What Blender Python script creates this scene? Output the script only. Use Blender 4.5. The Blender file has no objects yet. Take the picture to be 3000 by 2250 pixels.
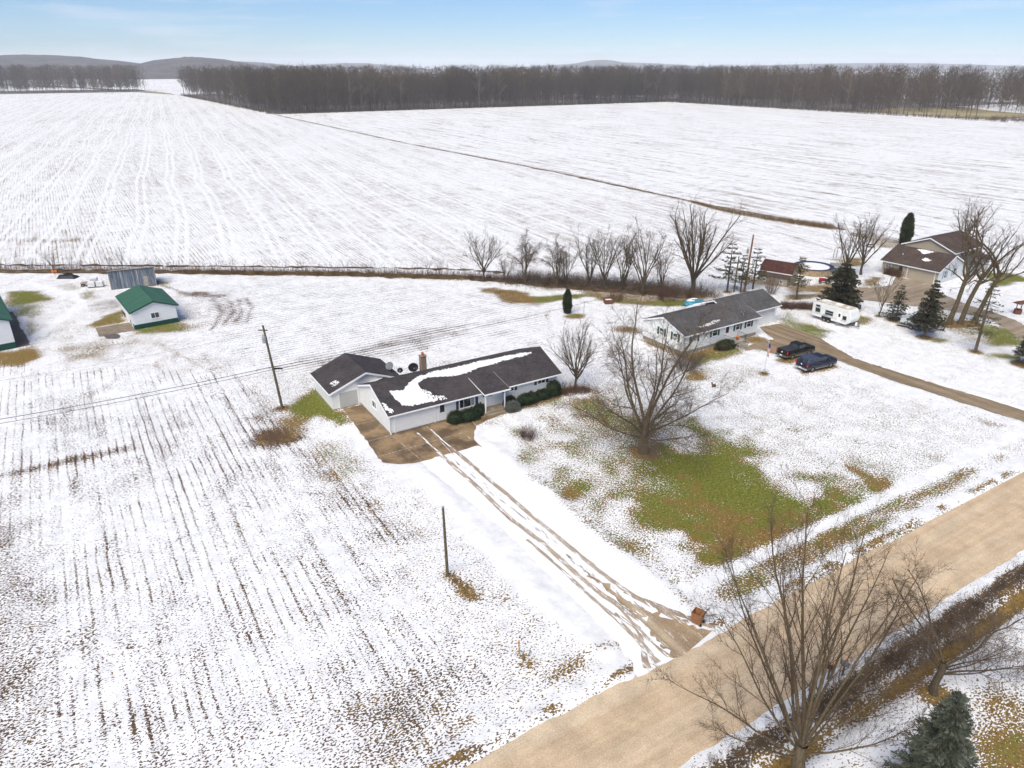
import bpy, math, random
import numpy as np
R = math.radians
sc = bpy.context.scene
# ------------------------------------------------------------------ camera, sky, sun, exposure
CAM_H = 37.0
PITCH = math.atan((1125 - 192) / 2100.0)          # degrees below the horizon, from the photo's horizon line
cam_d = bpy.data.cameras.new('camera'); cam = bpy.data.objects.new('camera', cam_d)
sc.collection.objects.link(cam); sc.camera = cam
cam_d.sensor_width = 36.0; cam_d.lens = 36.0 * 2100 / 3000
cam_d.clip_start = 0.5; cam_d.clip_end = 30000
cam.location = (0, 0, CAM_H); cam.rotation_euler = (math.pi / 2 - PITCH, 0, 0)

SUN_EL, SUN_AZ = 52.0, 205.0                      # azimuth clockwise from +Y (the view direction)
world = bpy.data.worlds.new('World'); sc.world = world; world.use_nodes = True
wn = world.node_tree; wn.nodes.clear()
wo = wn.nodes.new('ShaderNodeOutputWorld'); bg = wn.nodes.new('ShaderNodeBackground')
sky = wn.nodes.new('ShaderNodeTexSky'); sky.sky_type = 'NISHITA'; sky.sun_disc = False
sky.sun_elevation = R(SUN_EL); sky.sun_rotation = R(SUN_AZ)
sky.air_density = 1.0; sky.dust_density = 0.0; sky.ozone_density = 5.0; sky.altitude = 300
bg.inputs['Strength'].default_value = 0.062
# thin cirrus
tc = wn.nodes.new('ShaderNodeTexCoord'); mp = wn.nodes.new('ShaderNodeMapping')
mp.inputs['Scale'].default_value = (2.2, 2.2, 26.0); mp.inputs['Rotation'].default_value = (0.0, 0.05, 0.4)
nz = wn.nodes.new('ShaderNodeTexNoise'); nz.inputs['Scale'].default_value = 2.3; nz.inputs['Detail'].default_value = 6
nz.inputs['Roughness'].default_value = 0.58
cr = wn.nodes.new('ShaderNodeMapRange'); cr.inputs[1].default_value = 0.52; cr.inputs[2].default_value = 0.80
cr.inputs[3].default_value = 0.0; cr.inputs[4].default_value = 0.55
mx = wn.nodes.new('ShaderNodeMix'); mx.data_type = 'RGBA'
mx.inputs[7].default_value = (8.5, 8.9, 9.8, 1)
wn.links.new(tc.outputs['Generated'], mp.inputs['Vector']); wn.links.new(mp.outputs[0], nz.inputs['Vector'])
wn.links.new(nz.outputs[0], cr.inputs[0]); wn.links.new(cr.outputs[0], mx.inputs[0])
tint = wn.nodes.new('ShaderNodeMix'); tint.data_type = 'RGBA'; tint.blend_type = 'MULTIPLY'; tint.inputs[0].default_value = 1.0
tint.inputs[7].default_value = (0.73, 0.90, 1.16, 1); wn.links.new(sky.outputs[0], tint.inputs[6]); wn.links.new(tint.outputs[2], mx.inputs[6]); wn.links.new(mx.outputs[2], bg.inputs['Color'])
wn.links.new(bg.outputs[0], wo.inputs['Surface'])
sun_d = bpy.data.lights.new('sun', 'SUN'); sun_d.energy = 2.9; sun_d.angle = R(48); sun_d.color = (1.0, 0.93, 0.80)
sun = bpy.data.objects.new('sun', sun_d); sc.collection.objects.link(sun)
sun.rotation_euler = (R(90 - SUN_EL), 0, R(180 - SUN_AZ))
sc.view_settings.view_transform = 'Standard'; sc.view_settings.look = 'None'
sc.view_settings.exposure = 0.69; sc.view_settings.gamma = 1.0; sc.view_settings.use_curve_mapping = False
sc.cycles.max_bounces = 4; sc.cycles.diffuse_bounces = 3; sc.cycles.volume_bounces = 2
sc.cycles.use_denoising = True; sc.cycles.use_adaptive_sampling = True; sc.cycles.adaptive_threshold = 0.03

# ------------------------------------------------------------------ survey: the farm grid
# The road, the lots and the field rows all lie on one grid: v runs along the road, u away from it.
GA = 31.4
GC, GS = math.cos(R(GA)), math.sin(R(GA))
def W(v, u, z=0.0): return (v * GC - u * GS, v * GS + u * GC, z)
def survey(px, py, z=0.0):
    """ground point (metres) of a spot measured on the 2212-wide aerial print"""
    X, Y = px * 1.35624, py * 1.35624
    dx, dy = (X - 1500) / 2100.0, -(Y - 1125) / 2100.0
    d = (dx, math.cos(PITCH) + dy * math.sin(PITCH), -math.sin(PITCH) + dy * math.cos(PITCH))
    t = (z - CAM_H) / d[2]
    return (d[0] * t, d[1] * t)
rng = np.random.default_rng(11)

# ------------------------------------------------------------------ helpers
COL = sc.collection
def link(o, parent=None):
    COL.objects.link(o)
    if parent is not None: o.parent = parent
    return o
def tag(o, label=None, cat=None, group=None, kind=None):
    if label: o['label'] = label
    if cat: o['category'] = cat
    if group: o['group'] = group
    if kind: o['kind'] = kind
    return o
def empty(name, loc, rz=0, label=None, cat=None, group=None):
    o = bpy.data.objects.new(name, None); o.empty_display_size = 0.3
    o.location = (loc[0], loc[1], loc[2] if len(loc) > 2 else 0.0); o.rotation_euler = (0, 0, R(rz))
    link(o); return tag(o, label, cat, group)
def np_mesh(name, V, F):
    """mesh from an (n,3) array and an (m,k) array of faces"""
    me = bpy.data.meshes.new(name)
    V = np.asarray(V, np.float32); F = np.asarray(F, np.int32); k = F.shape[1]
    me.vertices.add(len(V)); me.vertices.foreach_set('co', V.ravel())
    me.loops.add(F.size); me.loops.foreach_set('vertex_index', F.ravel())
    me.polygons.add(len(F)); me.polygons.foreach_set('loop_start', np.arange(len(F), dtype=np.int32) * k)
    me.update(calc_edges=True); return me
def obj(name, me, m, parent=None, smooth=False):
    o = bpy.data.objects.new(name, me)
    if m: me.materials.append(m)
    if smooth: me.polygons.foreach_set('use_smooth', [True] * len(me.polygons))
    return link(o, parent)
class MB:
    """collects simple solids; build() links them as one mesh object"""
    def __init__(s): s.v = []; s.f = []
    def add(s, vs, fs):
        b = len(s.v); s.v += [tuple(map(float, p)) for p in vs]; s.f += [tuple(i + b for i in f) for f in fs]; return s
    def box(s, x0, x1, y0, y1, z0, z1):
        return s.hull([(x0, y0, z0), (x1, y0, z0), (x1, y1, z0), (x0, y1, z0)], [(x0, y0, z1), (x1, y0, z1), (x1, y1, z1), (x0, y1, z1)])
    def hull(s, a, b):
        n = len(a)
        return s.add(list(a) + list(b), [tuple(range(n))[::-1], tuple(range(n, 2 * n))] + [(i, (i + 1) % n, n + (i + 1) % n, n + i) for i in range(n)])
    def prism(s, poly, axis, a, b):
        """extrude a 2-D polygon along axis ('x': poly is (y,z); 'y': (x,z); 'z': (x,y))"""
        g = {'x': lambda p, t: (t, p[0], p[1]), 'y': lambda p, t: (p[0], t, p[1]), 'z': lambda p, t: (p[0], p[1], t)}[axis]
        return s.hull([g(p, a) for p in poly], [g(p, b) for p in poly])
    def tube(s, pts, rad, n=6):
        if not hasattr(rad, '__len__'): rad = [rad] * len(pts)
        V, F = sweep(pts, rad, n); return s.add(V, F + [tuple(range(n))[::-1], tuple(range(len(V) - n, len(V)))])
    def cyl(s, c, r, axis, a, b, n=14):
        poly = [(c[0] + r * math.cos(2 * math.pi * i / n), c[1] + r * math.sin(2 * math.pi * i / n)) for i in range(n)]
        return s.prism(poly, axis, a, b)
    def lathe(s, prof, c=(0, 0, 0), n=12):
        V = [(c[0] + r * math.cos(2 * math.pi * i / n), c[1] + r * math.sin(2 * math.pi * i / n), c[2] + z) for r, z in prof for i in range(n)]
        F = [(k * n + i, k * n + (i + 1) % n, (k + 1) * n + (i + 1) % n, (k + 1) * n + i) for k in range(len(prof) - 1) for i in range(n)]
        return s.add(V, F + [tuple(range(n))[::-1], tuple(range(len(V) - n, len(V)))])
    def build(s, name, m, parent=None, bevel=0, smooth=False):
        me = bpy.data.meshes.new(name); me.from_pydata(s.v, [], s.f); me.update()
        o = obj(name, me, m, parent, smooth)
        if bevel:
            b = o.modifiers.new('bevel', 'BEVEL'); b.width = bevel; b.segments = 2; b.limit_method = 'ANGLE'
        return o
def sweep(pts, rad, n):
    P = [np.array(p, float) for p in pts]; V = []; F = []
    for i, p in enumerate(P):
        t = P[min(i + 1, len(P) - 1)] - P[max(i - 1, 0)]; t = t / (np.linalg.norm(t) + 1e-9)
        a = np.array((1, 0, 0)) if abs(t[0]) < .7 else np.array((0, 1, 0))
        b = np.cross(t, a); b /= np.linalg.norm(b); c = np.cross(t, b)
        for k in range(n):
            th = 2 * math.pi * k / n; V.append(p + rad[i] * (math.cos(th) * b + math.sin(th) * c))
    for i in range(len(P) - 1):
        for k in range(n): F.append((i * n + k, i * n + (k + 1) % n, (i + 1) * n + (k + 1) % n, (i + 1) * n + k))
    return V, F
def copy_tree(o, parent=None):
    c = o.copy(); COL.objects.link(c); c.parent = parent
    for ch in o.children: copy_tree(ch, c)
    return c

# ------------------------------------------------------------------ materials
class NT:
    def __init__(s, name):
        s.m = bpy.data.materials.new(name); s.m.use_nodes = True; s.t = s.m.node_tree; s.t.nodes.clear()
        s.out = s.t.nodes.new('ShaderNodeOutputMaterial'); s.b = s.t.nodes.new('ShaderNodeBsdfPrincipled')
        s.t.links.new(s.b.outputs[0], s.out.inputs['Surface'])
        s.tc = s.t.nodes.new('ShaderNodeTexCoord'); s.co = s.tc.outputs['Object']
    def put(s, sock, v):
        if isinstance(v, bpy.types.NodeSocket): s.t.links.new(v, sock)
        else: sock.default_value = v
    def math(s, op, a, b=0.0, c=0.0, clamp=False):
        n = s.t.nodes.new('ShaderNodeMath'); n.operation = op; n.use_clamp = clamp
        for i, v in enumerate((a, b, c)): s.put(n.inputs[i], v)
        return n.outputs[0]
    def mapping(s, v, scale=(1, 1, 1), rot=(0, 0, 0), loc=(0, 0, 0)):
        n = s.t.nodes.new('ShaderNodeMapping'); s.put(n.inputs[0], v)
        n.inputs['Scale'].default_value = scale; n.inputs['Rotation'].default_value = rot; n.inputs['Location'].default_value = loc
        return n.outputs[0]
    def noise(s, v, scale, detail=2, rough=.55, dist=0):
        n = s.t.nodes.new('ShaderNodeTexNoise'); s.put(n.inputs['Vector'], v)
        n.inputs['Scale'].default_value = scale; n.inputs['Detail'].default_value = detail
        n.inputs['Roughness'].default_value = rough; n.inputs['Distortion'].default_value = dist
        return n.outputs[0]
    def ramp(s, v, a, b, c=0.0, d=1.0, smooth=True):
        n = s.t.nodes.new('ShaderNodeMapRange'); n.interpolation_type = 'SMOOTHSTEP' if smooth else 'LINEAR'
        s.put(n.inputs[0], v)
        for i, x in enumerate((a, b, c, d)): s.put(n.inputs[i + 1], x)
        return n.outputs[0]
    def mix(s, f, a, b, mode='MIX'):
        n = s.t.nodes.new('ShaderNodeMix'); n.data_type = 'RGBA'; n.blend_type = mode
        s.put(n.inputs[0], f); s.put(n.inputs[6], a if isinstance(a, bpy.types.NodeSocket) else (*a, 1)); s.put(n.inputs[7], b if isinstance(b, bpy.types.NodeSocket) else (*b, 1))
        return n.outputs[2]
    def attr(s, name):
        n = s.t.nodes.new('ShaderNodeAttribute'); n.attribute_name = name; return n.outputs['Fac']
    def sep(s, v):
        n = s.t.nodes.new('ShaderNodeSeparateXYZ'); s.put(n.inputs[0], v); return n.outputs
    def bump(s, h, strength=.3, dist=.02):
        n = s.t.nodes.new('ShaderNodeBump'); n.inputs['Strength'].default_value = strength; n.inputs['Distance'].default_value = dist
        s.put(n.inputs['Height'], h); s.t.links.new(n.outputs[0], s.b.inputs['Normal'])
    def done(s, col, rough=.7, spec=.3, metal=0.0):
        s.put(s.b.inputs['Base Color'], col if isinstance(col, bpy.types.NodeSocket) else (*col, 1)); s.put(s.b.inputs['Roughness'], rough)
        s.b.inputs['Specular IOR Level'].default_value = spec; s.b.inputs['Metallic'].default_value = metal
        return s.m
def mat(name, col, rough=.7, var=.15, scale=3., spec=.3, metal=0., stretch=(1, 1, 1), bump=0, col2=None):
    n = NT(name); v = n.mapping(n.co, stretch)
    f = n.noise(v, scale, 4, .6); f = n.ramp(f, .3, .7, 0, 1)
    a = tuple(c * (1 - var) for c in col); b = col2 or tuple(min(1, c * (1 + var)) for c in col)
    c = n.mix(f, a, b)
    if bump: n.bump(n.noise(v, scale * 4, 3), bump, .03)
    return n.done(c, rough, spec, metal)
def shingles(name, c1, c2, c3, row=.15):
    n = NT(name)
    br = n.t.nodes.new('ShaderNodeTexBrick'); n.put(br.inputs['Vector'], n.co)
    br.inputs['Color1'].default_value = (*c1, 1); br.inputs['Color2'].default_value = (*c2, 1); br.inputs['Mortar'].default_value = (*c3, 1)
    br.inputs['Scale'].default_value = 1; br.inputs['Brick Width'].default_value = .32; br.inputs['Row Height'].default_value = row
    br.inputs['Mortar Size'].default_value = .014; br.inputs['Bias'].default_value = 0
    f = n.ramp(n.noise(n.co, .45, 5, .65), .35, .68)
    c = n.mix(f, br.outputs[0], (1.45, 1.4, 1.35), 'MULTIPLY')
    f2 = n.ramp(n.noise(n.mapping(n.co, (3, 3, 3)), 3.2, 3), .4, .62, .75, 1.2)
    cc = n.t.nodes.new('ShaderNodeVectorMath'); cc.operation = 'SCALE'; n.put(cc.inputs[0], c); n.put(cc.inputs[3], f2)
    n.bump(br.outputs[1], .4, .01)
    return n.done(cc.outputs[0], .92, .15)
def siding(name, col, lap=.11, axis=2):
    n = NT(name); z = n.sep(n.co)[axis]
    saw = n.math('FRACT', n.math('DIVIDE', z, lap))
    n.bump(saw, .55, .012)
    f = n.ramp(n.noise(n.mapping(n.co, (.5, .5, 2)), 2.0, 4, .6), .35, .7)
    return n.done(n.mix(f, tuple(c * .93 for c in col), col), .55, .3)
M = {}
M['white_siding'] = siding('white_siding', (.80, .80, .78))
M['white_trim'] = mat('white_trim', (.82, .82, .81), .45, .03)
M['white_metal'] = siding('white_ribbed_metal', (.78, .79, .80), .23, 0)
M['door_white'] = mat('door_white', (.77, .77, .75), .45, .03)
M['green_metal'] = mat('green_metal', (.045, .125, .078), .5, .12, .8, spec=.2)
M['green_dark'] = mat('green_dark', (.008, .06, .045), .5, .12)
M['shingle_dark'] = shingles('shingle_dark', (.050, .044, .047), (.070, .062, .063), (.030, .027, .028))
M['shingle_grey'] = shingles('shingle_grey', (.070, .069, .071), (.108, .105, .105), (.045, .044, .045))
M['shingle_brown'] = shingles('shingle_brown', (.062, .045, .038), (.09, .068, .057), (.045, .032, .028))
M['shingle_red'] = shingles('shingle_red', (.065, .026, .022), (.095, .042, .034), (.04, .018, .015))
M['tan_siding'] = siding('tan_siding', (.43, .37, .28))
M['grey_siding'] = siding('grey_siding', (.50, .50, .47))
M['shed_siding'] = siding('shed_siding', (.30, .26, .20), .2, 0)
M['foundation'] = mat('foundation', (.28, .25, .20), .9, .2, 4)
M['navy'] = mat('navy_paint', (.045, .06, .105), .5, .1)
M['dkgreen'] = mat('shutter_green', (.035, .085, .055), .5, .1)
M['ltblue'] = mat('shutter_slate', (.25, .30, .36), .5, .1)
M['glass'] = mat('window_glass', (.028, .032, .037), .08, .5, 1.3, spec=.6)
M['curtain'] = mat('curtain_glass', (.30, .31, .30), .25, .25, 2.2, spec=.5)
M['orange_glass'] = mat('amber_glass', (.24, .10, .03), .3, .3, 5)
M['concrete'] = mat('concrete', (.30, .24, .17), .85, .2, 2)
M['brick'] = mat('chimney_brick', (.27, .20, .14), .9, .35, 9)
M['terracotta'] = mat('terracotta', (.42, .11, .035), .8, .2, 8)
M['black'] = mat('black_plastic', (.012, .012, .014), .5, .2)
M['rubber'] = mat('rubber', (.02, .019, .018), .85, .3, 6)
M['chrome'] = mat('chrome', (.55, .55, .56), .3, .1, metal=.8)
M['rim'] = mat('dirty_alloy', (.30, .26, .21), .5, .25, 9, metal=.4)
M['grey_metal'] = mat('grey_metal', (.33, .34, .35), .45, .15, metal=.3)
M['dish_grey'] = mat('dish_grey', (.16, .17, .18), .5, .1)
M['pole_wood'] = mat('pole_wood', (.105, .085, .05), .9, .35, 4, stretch=(6, 6, .6))
M['pole_brown'] = mat('pole_brown', (.20, .095, .04), .9, .3, 4, stretch=(6, 6, .6))
M['wire'] = mat('wire_black', (.03, .03, .03), .6, .1)
M['snow'] = mat('snow', (.83, .82, .81), .7, .03, 5, spec=.2, bump=.25)
M['weathered'] = mat('weathered_boards', (.13, .155, .19), .9, .3, 1.6, stretch=(3.0, 3, .35), col2=(.25, .28, .32))
M['tin'] = mat('old_tin', (.30, .26, .21), .7, .3, 2, stretch=(4, .5, 1), col2=(.40, .37, .33))
M['blue_tarp'] = mat('blue_tarp', (.05, .24, .30), .5, .35, 3)
M['pool_blue'] = mat('pool_cover', (.02, .028, .06), .5, .3, 2)
M['pool_wall'] = mat('pool_wall', (.30, .22, .13), .8, .3, 3)
M['wood_grey'] = mat('grey_boards', (.32, .29, .25), .9, .25, 5)
M['wood_red'] = mat('red_brown_boards', (.14, .055, .035), .9, .3, 4)
M['orange'] = mat('orange_paint', (.60, .16, .03), .6, .2)
M['red'] = mat('red_paint', (.30, .015, .02), .4, .15)
M['bark'] = mat('bark', (.085, .062, .032), .95, .3, 3, stretch=(4, 4, .7), col2=(.145, .108, .062))
M['bark_dark'] = mat('bark_dark', (.080, .060, .038), .95, .3, 3, stretch=(4, 4, .7))
M['twig'] = mat('twig', (.095, .063, .037), .95, .3, 1)
M['twig_grey'] = mat('twig_grey', (.125, .092, .064), .95, .3, 1)
M['twig_red'] = mat('twig_red', (.115, .06, .042), .95, .3, 1)
M['forest'] = mat('forest_twigs', (.052, .036, .023), .95, .35, .02, col2=(.125, .085, .050))
M['forest_pale'] = mat('forest_pale', (.17, .135, .10), .95, .25, .05)
M['spruce'] = mat('spruce_needles', (.030, .031, .015), .8, .35, 1.5, col2=(.072, .066, .032))
M['blue_spruce'] = mat('blue_spruce_needles', (.045, .056, .034), .8, .35, 1.5, col2=(.145, .16, .115))
M['pine'] = mat('pine_needles', (.040, .045, .016), .8, .35, 1.5, col2=(.09, .09, .035))
M['larch'] = mat('ochre_needles', (.10, .08, .02), .8, .35, 1.5, col2=(.15, .12, .04))
M['cedar'] = mat('cedar_leaves', (.022, .036, .012), .8, .35, 2.5, col2=(.055, .07, .022))
M['yew'] = mat('yew_leaves', (.014, .026, .012), .8, .4, 2.5, col2=(.034, .055, .022))
M['juniper'] = mat('juniper_leaves', (.10, .12, .11), .8, .4, 2.5, col2=(.19, .21, .19))
M['dry_grass'] = mat('dry_grass', (.17, .105, .045), .95, .35, .6, col2=(.27, .18, .085))
M['brush'] = mat('brush_twigs', (.11, .075, .052), .95, .3, .7, col2=(.165, .12, .085))
# ------------------------------------------------------------------ ground
def vnoise(x, y, scale, seed):
    r = np.random.default_rng(seed).random((256, 256)).astype(np.float32)
    X, Y = x / scale, y / scale; i = np.floor(X).astype(int); j = np.floor(Y).astype(int)
    fx = X - i; fy = Y - j; fx = fx * fx * (3 - 2 * fx); fy = fy * fy * (3 - 2 * fy)
    i &= 255; j &= 255; i1 = (i + 1) & 255; j1 = (j + 1) & 255
    return (r[i, j] * (1 - fx) + r[i1, j] * fx) * (1 - fy) + (r[i, j1] * (1 - fx) + r[i1, j1] * fx) * fy
def sdf(P, x, y):
    """signed distance to a polygon, positive inside"""
    d = np.full(x.shape, 1e9); ins = np.zeros(x.shape, bool); n = len(P)
    for k in range(n):
        ax, ay = P[k]; bx, by = P[(k + 1) % n]; ex, ey = bx - ax, by - ay
        t = np.clip(((x - ax) * ex + (y - ay) * ey) / (ex * ex + ey * ey + 1e-9), 0, 1)
        d = np.minimum(d, np.hypot(x - ax - t * ex, y - ay - t * ey))
        c = ((ay > y) != (by > y)) & (x < (bx - ax) * (y - ay) / (by - ay + 1e-12) + ax); ins ^= c
    return np.where(ins, d, -d)
def line_d(P, x, y):
    d = np.full(x.shape, 1e9)
    for (ax, ay), (bx, by) in zip(P[:-1], P[1:]):
        ex, ey = bx - ax, by - ay
        t = np.clip(((x - ax) * ex + (y - ay) * ey) / (ex * ex + ey * ey + 1e-9), 0, 1)
        d = np.minimum(d, np.hypot(x - ax - t * ex, y - ay - t * ey))
    return d
def sstep(x): x = np.clip(x, 0, 1); return x * x * (3 - 2 * x)
def graded(a, b, step, lo, hi):
    c = list(np.arange(a, b + 1e-6, step)); s = step
    while c[-1] < hi: s *= 1.13; c.append(c[-1] + s)
    s = step; L = []; p = a
    while p > lo: s *= 1.13; p -= s; L.append(p)
    return np.array(L[::-1] + c)
gx = graded(-100, 105, .48, -9000, 9000); gy = graded(17, 168, .48, -600, 14000)
X, Y = np.meshgrid(gx, gy); sh = X.shape; X = X.ravel(); Y = Y.ravel()
VV = X * GC + Y * GS; UU = -X * GS + Y * GC
A_ = {k: np.full(X.shape, d) for k, d in dict(bare=.205, green=.35, row=0., rowv=0., streak=0., track=0.).items()}
def SP(pts): return [survey(*p) for p in pts]
def paint(mask, idx=None, **kw):
    for k, val in kw.items():
        a = A_[k]
        if idx is None: A_[k] = a + (val - a) * mask
        else: a[idx] += (val - a[idx]) * mask
def patch(pts, soft=1.0, world=False, **kw):
    P = pts if world else SP(pts)
    xs = [p[0] for p in P]; ys = [p[1] for p in P]
    idx = np.where((X > min(xs) - soft) & (X < max(xs) + soft) & (Y > min(ys) - soft) & (Y < max(ys) + soft))[0]
    if len(idx) == 0: return
    wob = (vnoise(X[idx], Y[idx], 1.6, 5) - .5) * soft * .9 + (vnoise(X[idx], Y[idx], 4.5, 6) - .5) * soft * .9
    paint(sstep((sdf(P, X[idx], Y[idx]) + wob) / soft * .5 + .5), idx, **kw)
def trail(pts, width, **kw):
    P = SP(pts); xs = [p[0] for p in P]; ys = [p[1] for p in P]
    idx = np.where((X > min(xs) - 2) & (X < max(xs) + 2) & (Y > min(ys) - 2) & (Y < max(ys) + 2))[0]
    wx = (vnoise(X[idx], Y[idx], 2.5, 7) - .5) * .6; wy = (vnoise(X[idx], Y[idx], 2.5, 8) - .5) * .6
    paint(np.exp(-(line_d(P, X[idx] + wx, Y[idx] + wy) / width) ** 2), idx, **kw)
def oval(cx, cy, rx, ry, soft=1.0, **kw):
    patch([(cx + rx * math.cos(t), cy + ry * math.sin(t)) for t in np.linspace(0, 2 * math.pi, 12, endpoint=False)], soft, **kw)
# broad zones: the farm field in front, the field north of the ditch, the lots
near = UU < 128
north = sstep((Y - np.interp(X, [-9000, -104, -64, -28, -9, 0, 12, 28, 36, 46, 60, 80, 110, 300], [138.5, 138.5, 139.2, 138, 136, 133, 128, 124.5, 128, 138, 150, 160, 172, 200])) / 3)
paint(north, bare=.23, green=.36, row=.95, track=1.0)
paint(north * sstep((VV - 160) / 4), bare=.21, green=.32, row=.15, streak=.9, track=0.)
patch([(-40, 600), (240, 600), (420, 612), (440, 700), (520, 800), (330, 800), (-40, 790)], 3, bare=.24, green=.5)
big = vnoise(X, Y, 26, 1); mid = vnoise(X, Y, 9, 2)
A_['bare'] += (big - .5) * .10 + (mid - .5) * .08
patch([(-40, 790), (330, 800), (520, 812), (600, 900), (660, 990), (760, 1120), (900, 1290), (1040, 1460), (1110, 1560), (1000, 1720), (-300, 1720)], 2.5, bare=.185, green=.2, row=.85)
A_['bare'] += np.where((UU < 100) & (VV < 23), (vnoise(VV, UU * .35, 3.2, 21) - .5) * .20, 0)
patch([(-200, 1090), (40, 1085), (75, 1250), (110, 1400), (140, 1550), (170, 1720), (-200, 1720)], 3, bare=.45, green=.15, row=.1)
patch([(620, 990), (720, 1000), (830, 1060), (960, 1180), (1090, 1300), (1200, 1420), (1290, 1470), (1200, 1560), (1090, 1440), (960, 1290), (830, 1130)], 3.0, bare=.29, green=.5, row=.1)
patch([(640, 1440), (800, 1390), (950, 1430), (1080, 1530), (1000, 1640), (900, 1720), (740, 1720), (680, 1580)], 5, bare=.34, green=.12, row=.3)
patch([(770, 1520), (850, 1480), (960, 1560), (930, 1650), (820, 1640)], 2.5, bare=.48, green=.3)
patch([(280, 1560), (420, 1520), (560, 1600), (520, 1720), (280, 1720)], 4, bare=.30, green=.1)
patch([(60, 870), (180, 850), (240, 900), (200, 950), (90, 930)], 3, bare=.36, green=.12, row=.6)
patch([(300, 900), (480, 880), (560, 960), (500, 1040), (330, 1020)], 6, bare=.27, green=.1, row=.8)
trail([(0, 1030), (130, 1000), (300, 965), (400, 950)], .9, bare=.62, green=.2)
trail([(300, 965), (430, 945), (560, 930)], .7, bare=.42, green=.15)
for k, (v0, w) in enumerate([(-3.2, .3), (-2.4, .25), (-5.2, .25), (2.0, .2), (5.4, .25), (8.4, .2), (11.5, .3), (14.2, .3), (17.0, .2)]):
    m = np.exp(-((VV + (vnoise(UU, VV * 0, 14, 40 + k) - .5) * .8 - v0) / w) ** 2) * (UU < 104) * (UU > 30) * (vnoise(UU, VV * 0 + k, 6, 60 + k) ** 2)
    paint(m, bare=.62, green=.1)
# field behind the houses, rows along the road direction
patch([(420, 615), (760, 605), (1040, 628), (1180, 660), (1190, 760), (1000, 740), (640, 800), (560, 800), (430, 700)], 4, bare=.20, green=.15, rowv=.55)
patch([(560, 800), (760, 752), (900, 712), (1010, 700), (1000, 722), (860, 762), (700, 800)], 2.2, bare=.42, green=.12, rowv=.9)
patch([(420, 640), (470, 625), (530, 645), (545, 690), (500, 700), (440, 680)], 2.2, bare=.33, green=.12, rowv=.7)
patch([(395, 632), (450, 628), (470, 640), (400, 640)], 1.6, bare=.75, green=.2)
patch([(1180, 730), (1280, 690), (1330, 780), (1250, 800)], 3, bare=.22, green=.4, rowv=.2)
# lots: thin speckled lawn
patch([(1330, 850), (1480, 790), (1620, 830), (1760, 810), (2000, 870), (2212, 960), (2100, 1060), (1900, 1110), (1700, 1040), (1500, 960), (1400, 930)], 4, bare=.27, green=.62)
patch([(1640, 960), (1800, 950), (1960, 1000), (2010, 1050), (1900, 1100), (1740, 1050)], 4, bare=.34, green=.6)
patch([(1060, 940), (1240, 900), (1330, 960), (1330, 1060), (1420, 1150), (1540, 1240), (1480, 1290), (1340, 1200), (1180, 1060)], 4, bare=.27, green=.55)
# the melted strip of grass across the front lawn
patch([(1225, 862), (1300, 868), (1400, 905), (1480, 950), (1560, 975), (1640, 1025), (1760, 1075), (1850, 1105), (1885, 1130), (1840, 1185), (1695, 1250), (1590, 1230), (1480, 1175), (1400, 1130), (1310, 1085), (1265, 1020), (1235, 940)], 11.0, bare=.82, green=.78)
patch([(1480, 965), (1560, 985), (1640, 1035), (1760, 1082), (1860, 1118), (1800, 1170), (1690, 1200), (1560, 1165), (1430, 1115), (1370, 1050), (1400, 1000)], 8.0, bare=1.1, green=.82)
patch([(1490, 1085), (1600, 1110), (1700, 1130), (1790, 1130), (1780, 1185), (1680, 1215), (1570, 1180)], 5, bare=1.0, green=.50)
patch([(1560, 1020), (1640, 1045), (1720, 1080), (1650, 1090), (1570, 1060)], 2.5, green=1.05)
oval(1405, 1045, 60, 18, 2.5, bare=.62, green=.7)
oval(1790, 1200, 60, 20, 3, bare=.72, green=.5)
patch([(1225, 868), (1290, 872), (1400, 900), (1380, 950), (1300, 930), (1240, 890)], 2.4, bare=.88, green=.72)
patch([(1250, 900), (1330, 920), (1370, 980), (1300, 1000), (1230, 950)], 3.5, bare=.5, green=.62)
oval(1235, 1070, 20, 12, .7, bare=.9, green=.5)
oval(1200, 872, 28, 9, .8, bare=.55, green=.9)
oval(1115, 935, 36, 12, .8, bare=.5, green=.8)
# west of the garages
patch([(622, 884), (645, 852), (690, 838), (720, 862), (748, 905), (735, 913), (690, 900), (655, 915), (625, 905)], 1.3, bare=1.05, green=.92)
patch([(600, 905), (650, 895), (665, 915), (640, 935), (600, 930)], 1.5, bare=.75, green=.6)
patch([(560, 932), (600, 918), (650, 930), (640, 950), (600, 962), (565, 955)], 1.4, bare=1.0, green=.22)
patch([(600, 950), (660, 955), (740, 1030), (840, 1130), (880, 1190), (820, 1170), (690, 1040)], 2.0, bare=.52, green=.16, row=1.0)
patch([(505, 815), (545, 815), (600, 890), (640, 950), (600, 955), (560, 900)], 1.6, bare=.46, green=.14, row=1.0)
patch([(330, 930), (480, 905), (560, 990), (640, 1100), (560, 1130), (420, 1040)], 6, bare=.27, green=.15, row=1.0)
patch([(556, 930), (600, 916), (652, 928), (645, 952), (600, 964), (562, 957)], 1.3, bare=1.05, green=.24, row=.2)
patch([(600, 903), (650, 893), (668, 915), (640, 932), (600, 926)], 1.2, bare=.8, green=.55)
patch([(690, 970), (760, 985), (800, 1020), (740, 1030)], 2.0, bare=.58, green=.85)
patch([(520, 810), (600, 800), (680, 790), (690, 840), (620, 870), (560, 850)], 2.5, bare=.33, green=.6)
patch([(540, 880), (600, 900), (640, 940), (560, 920)], 1.8, bare=.55, green=.2, row=.7)
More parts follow.
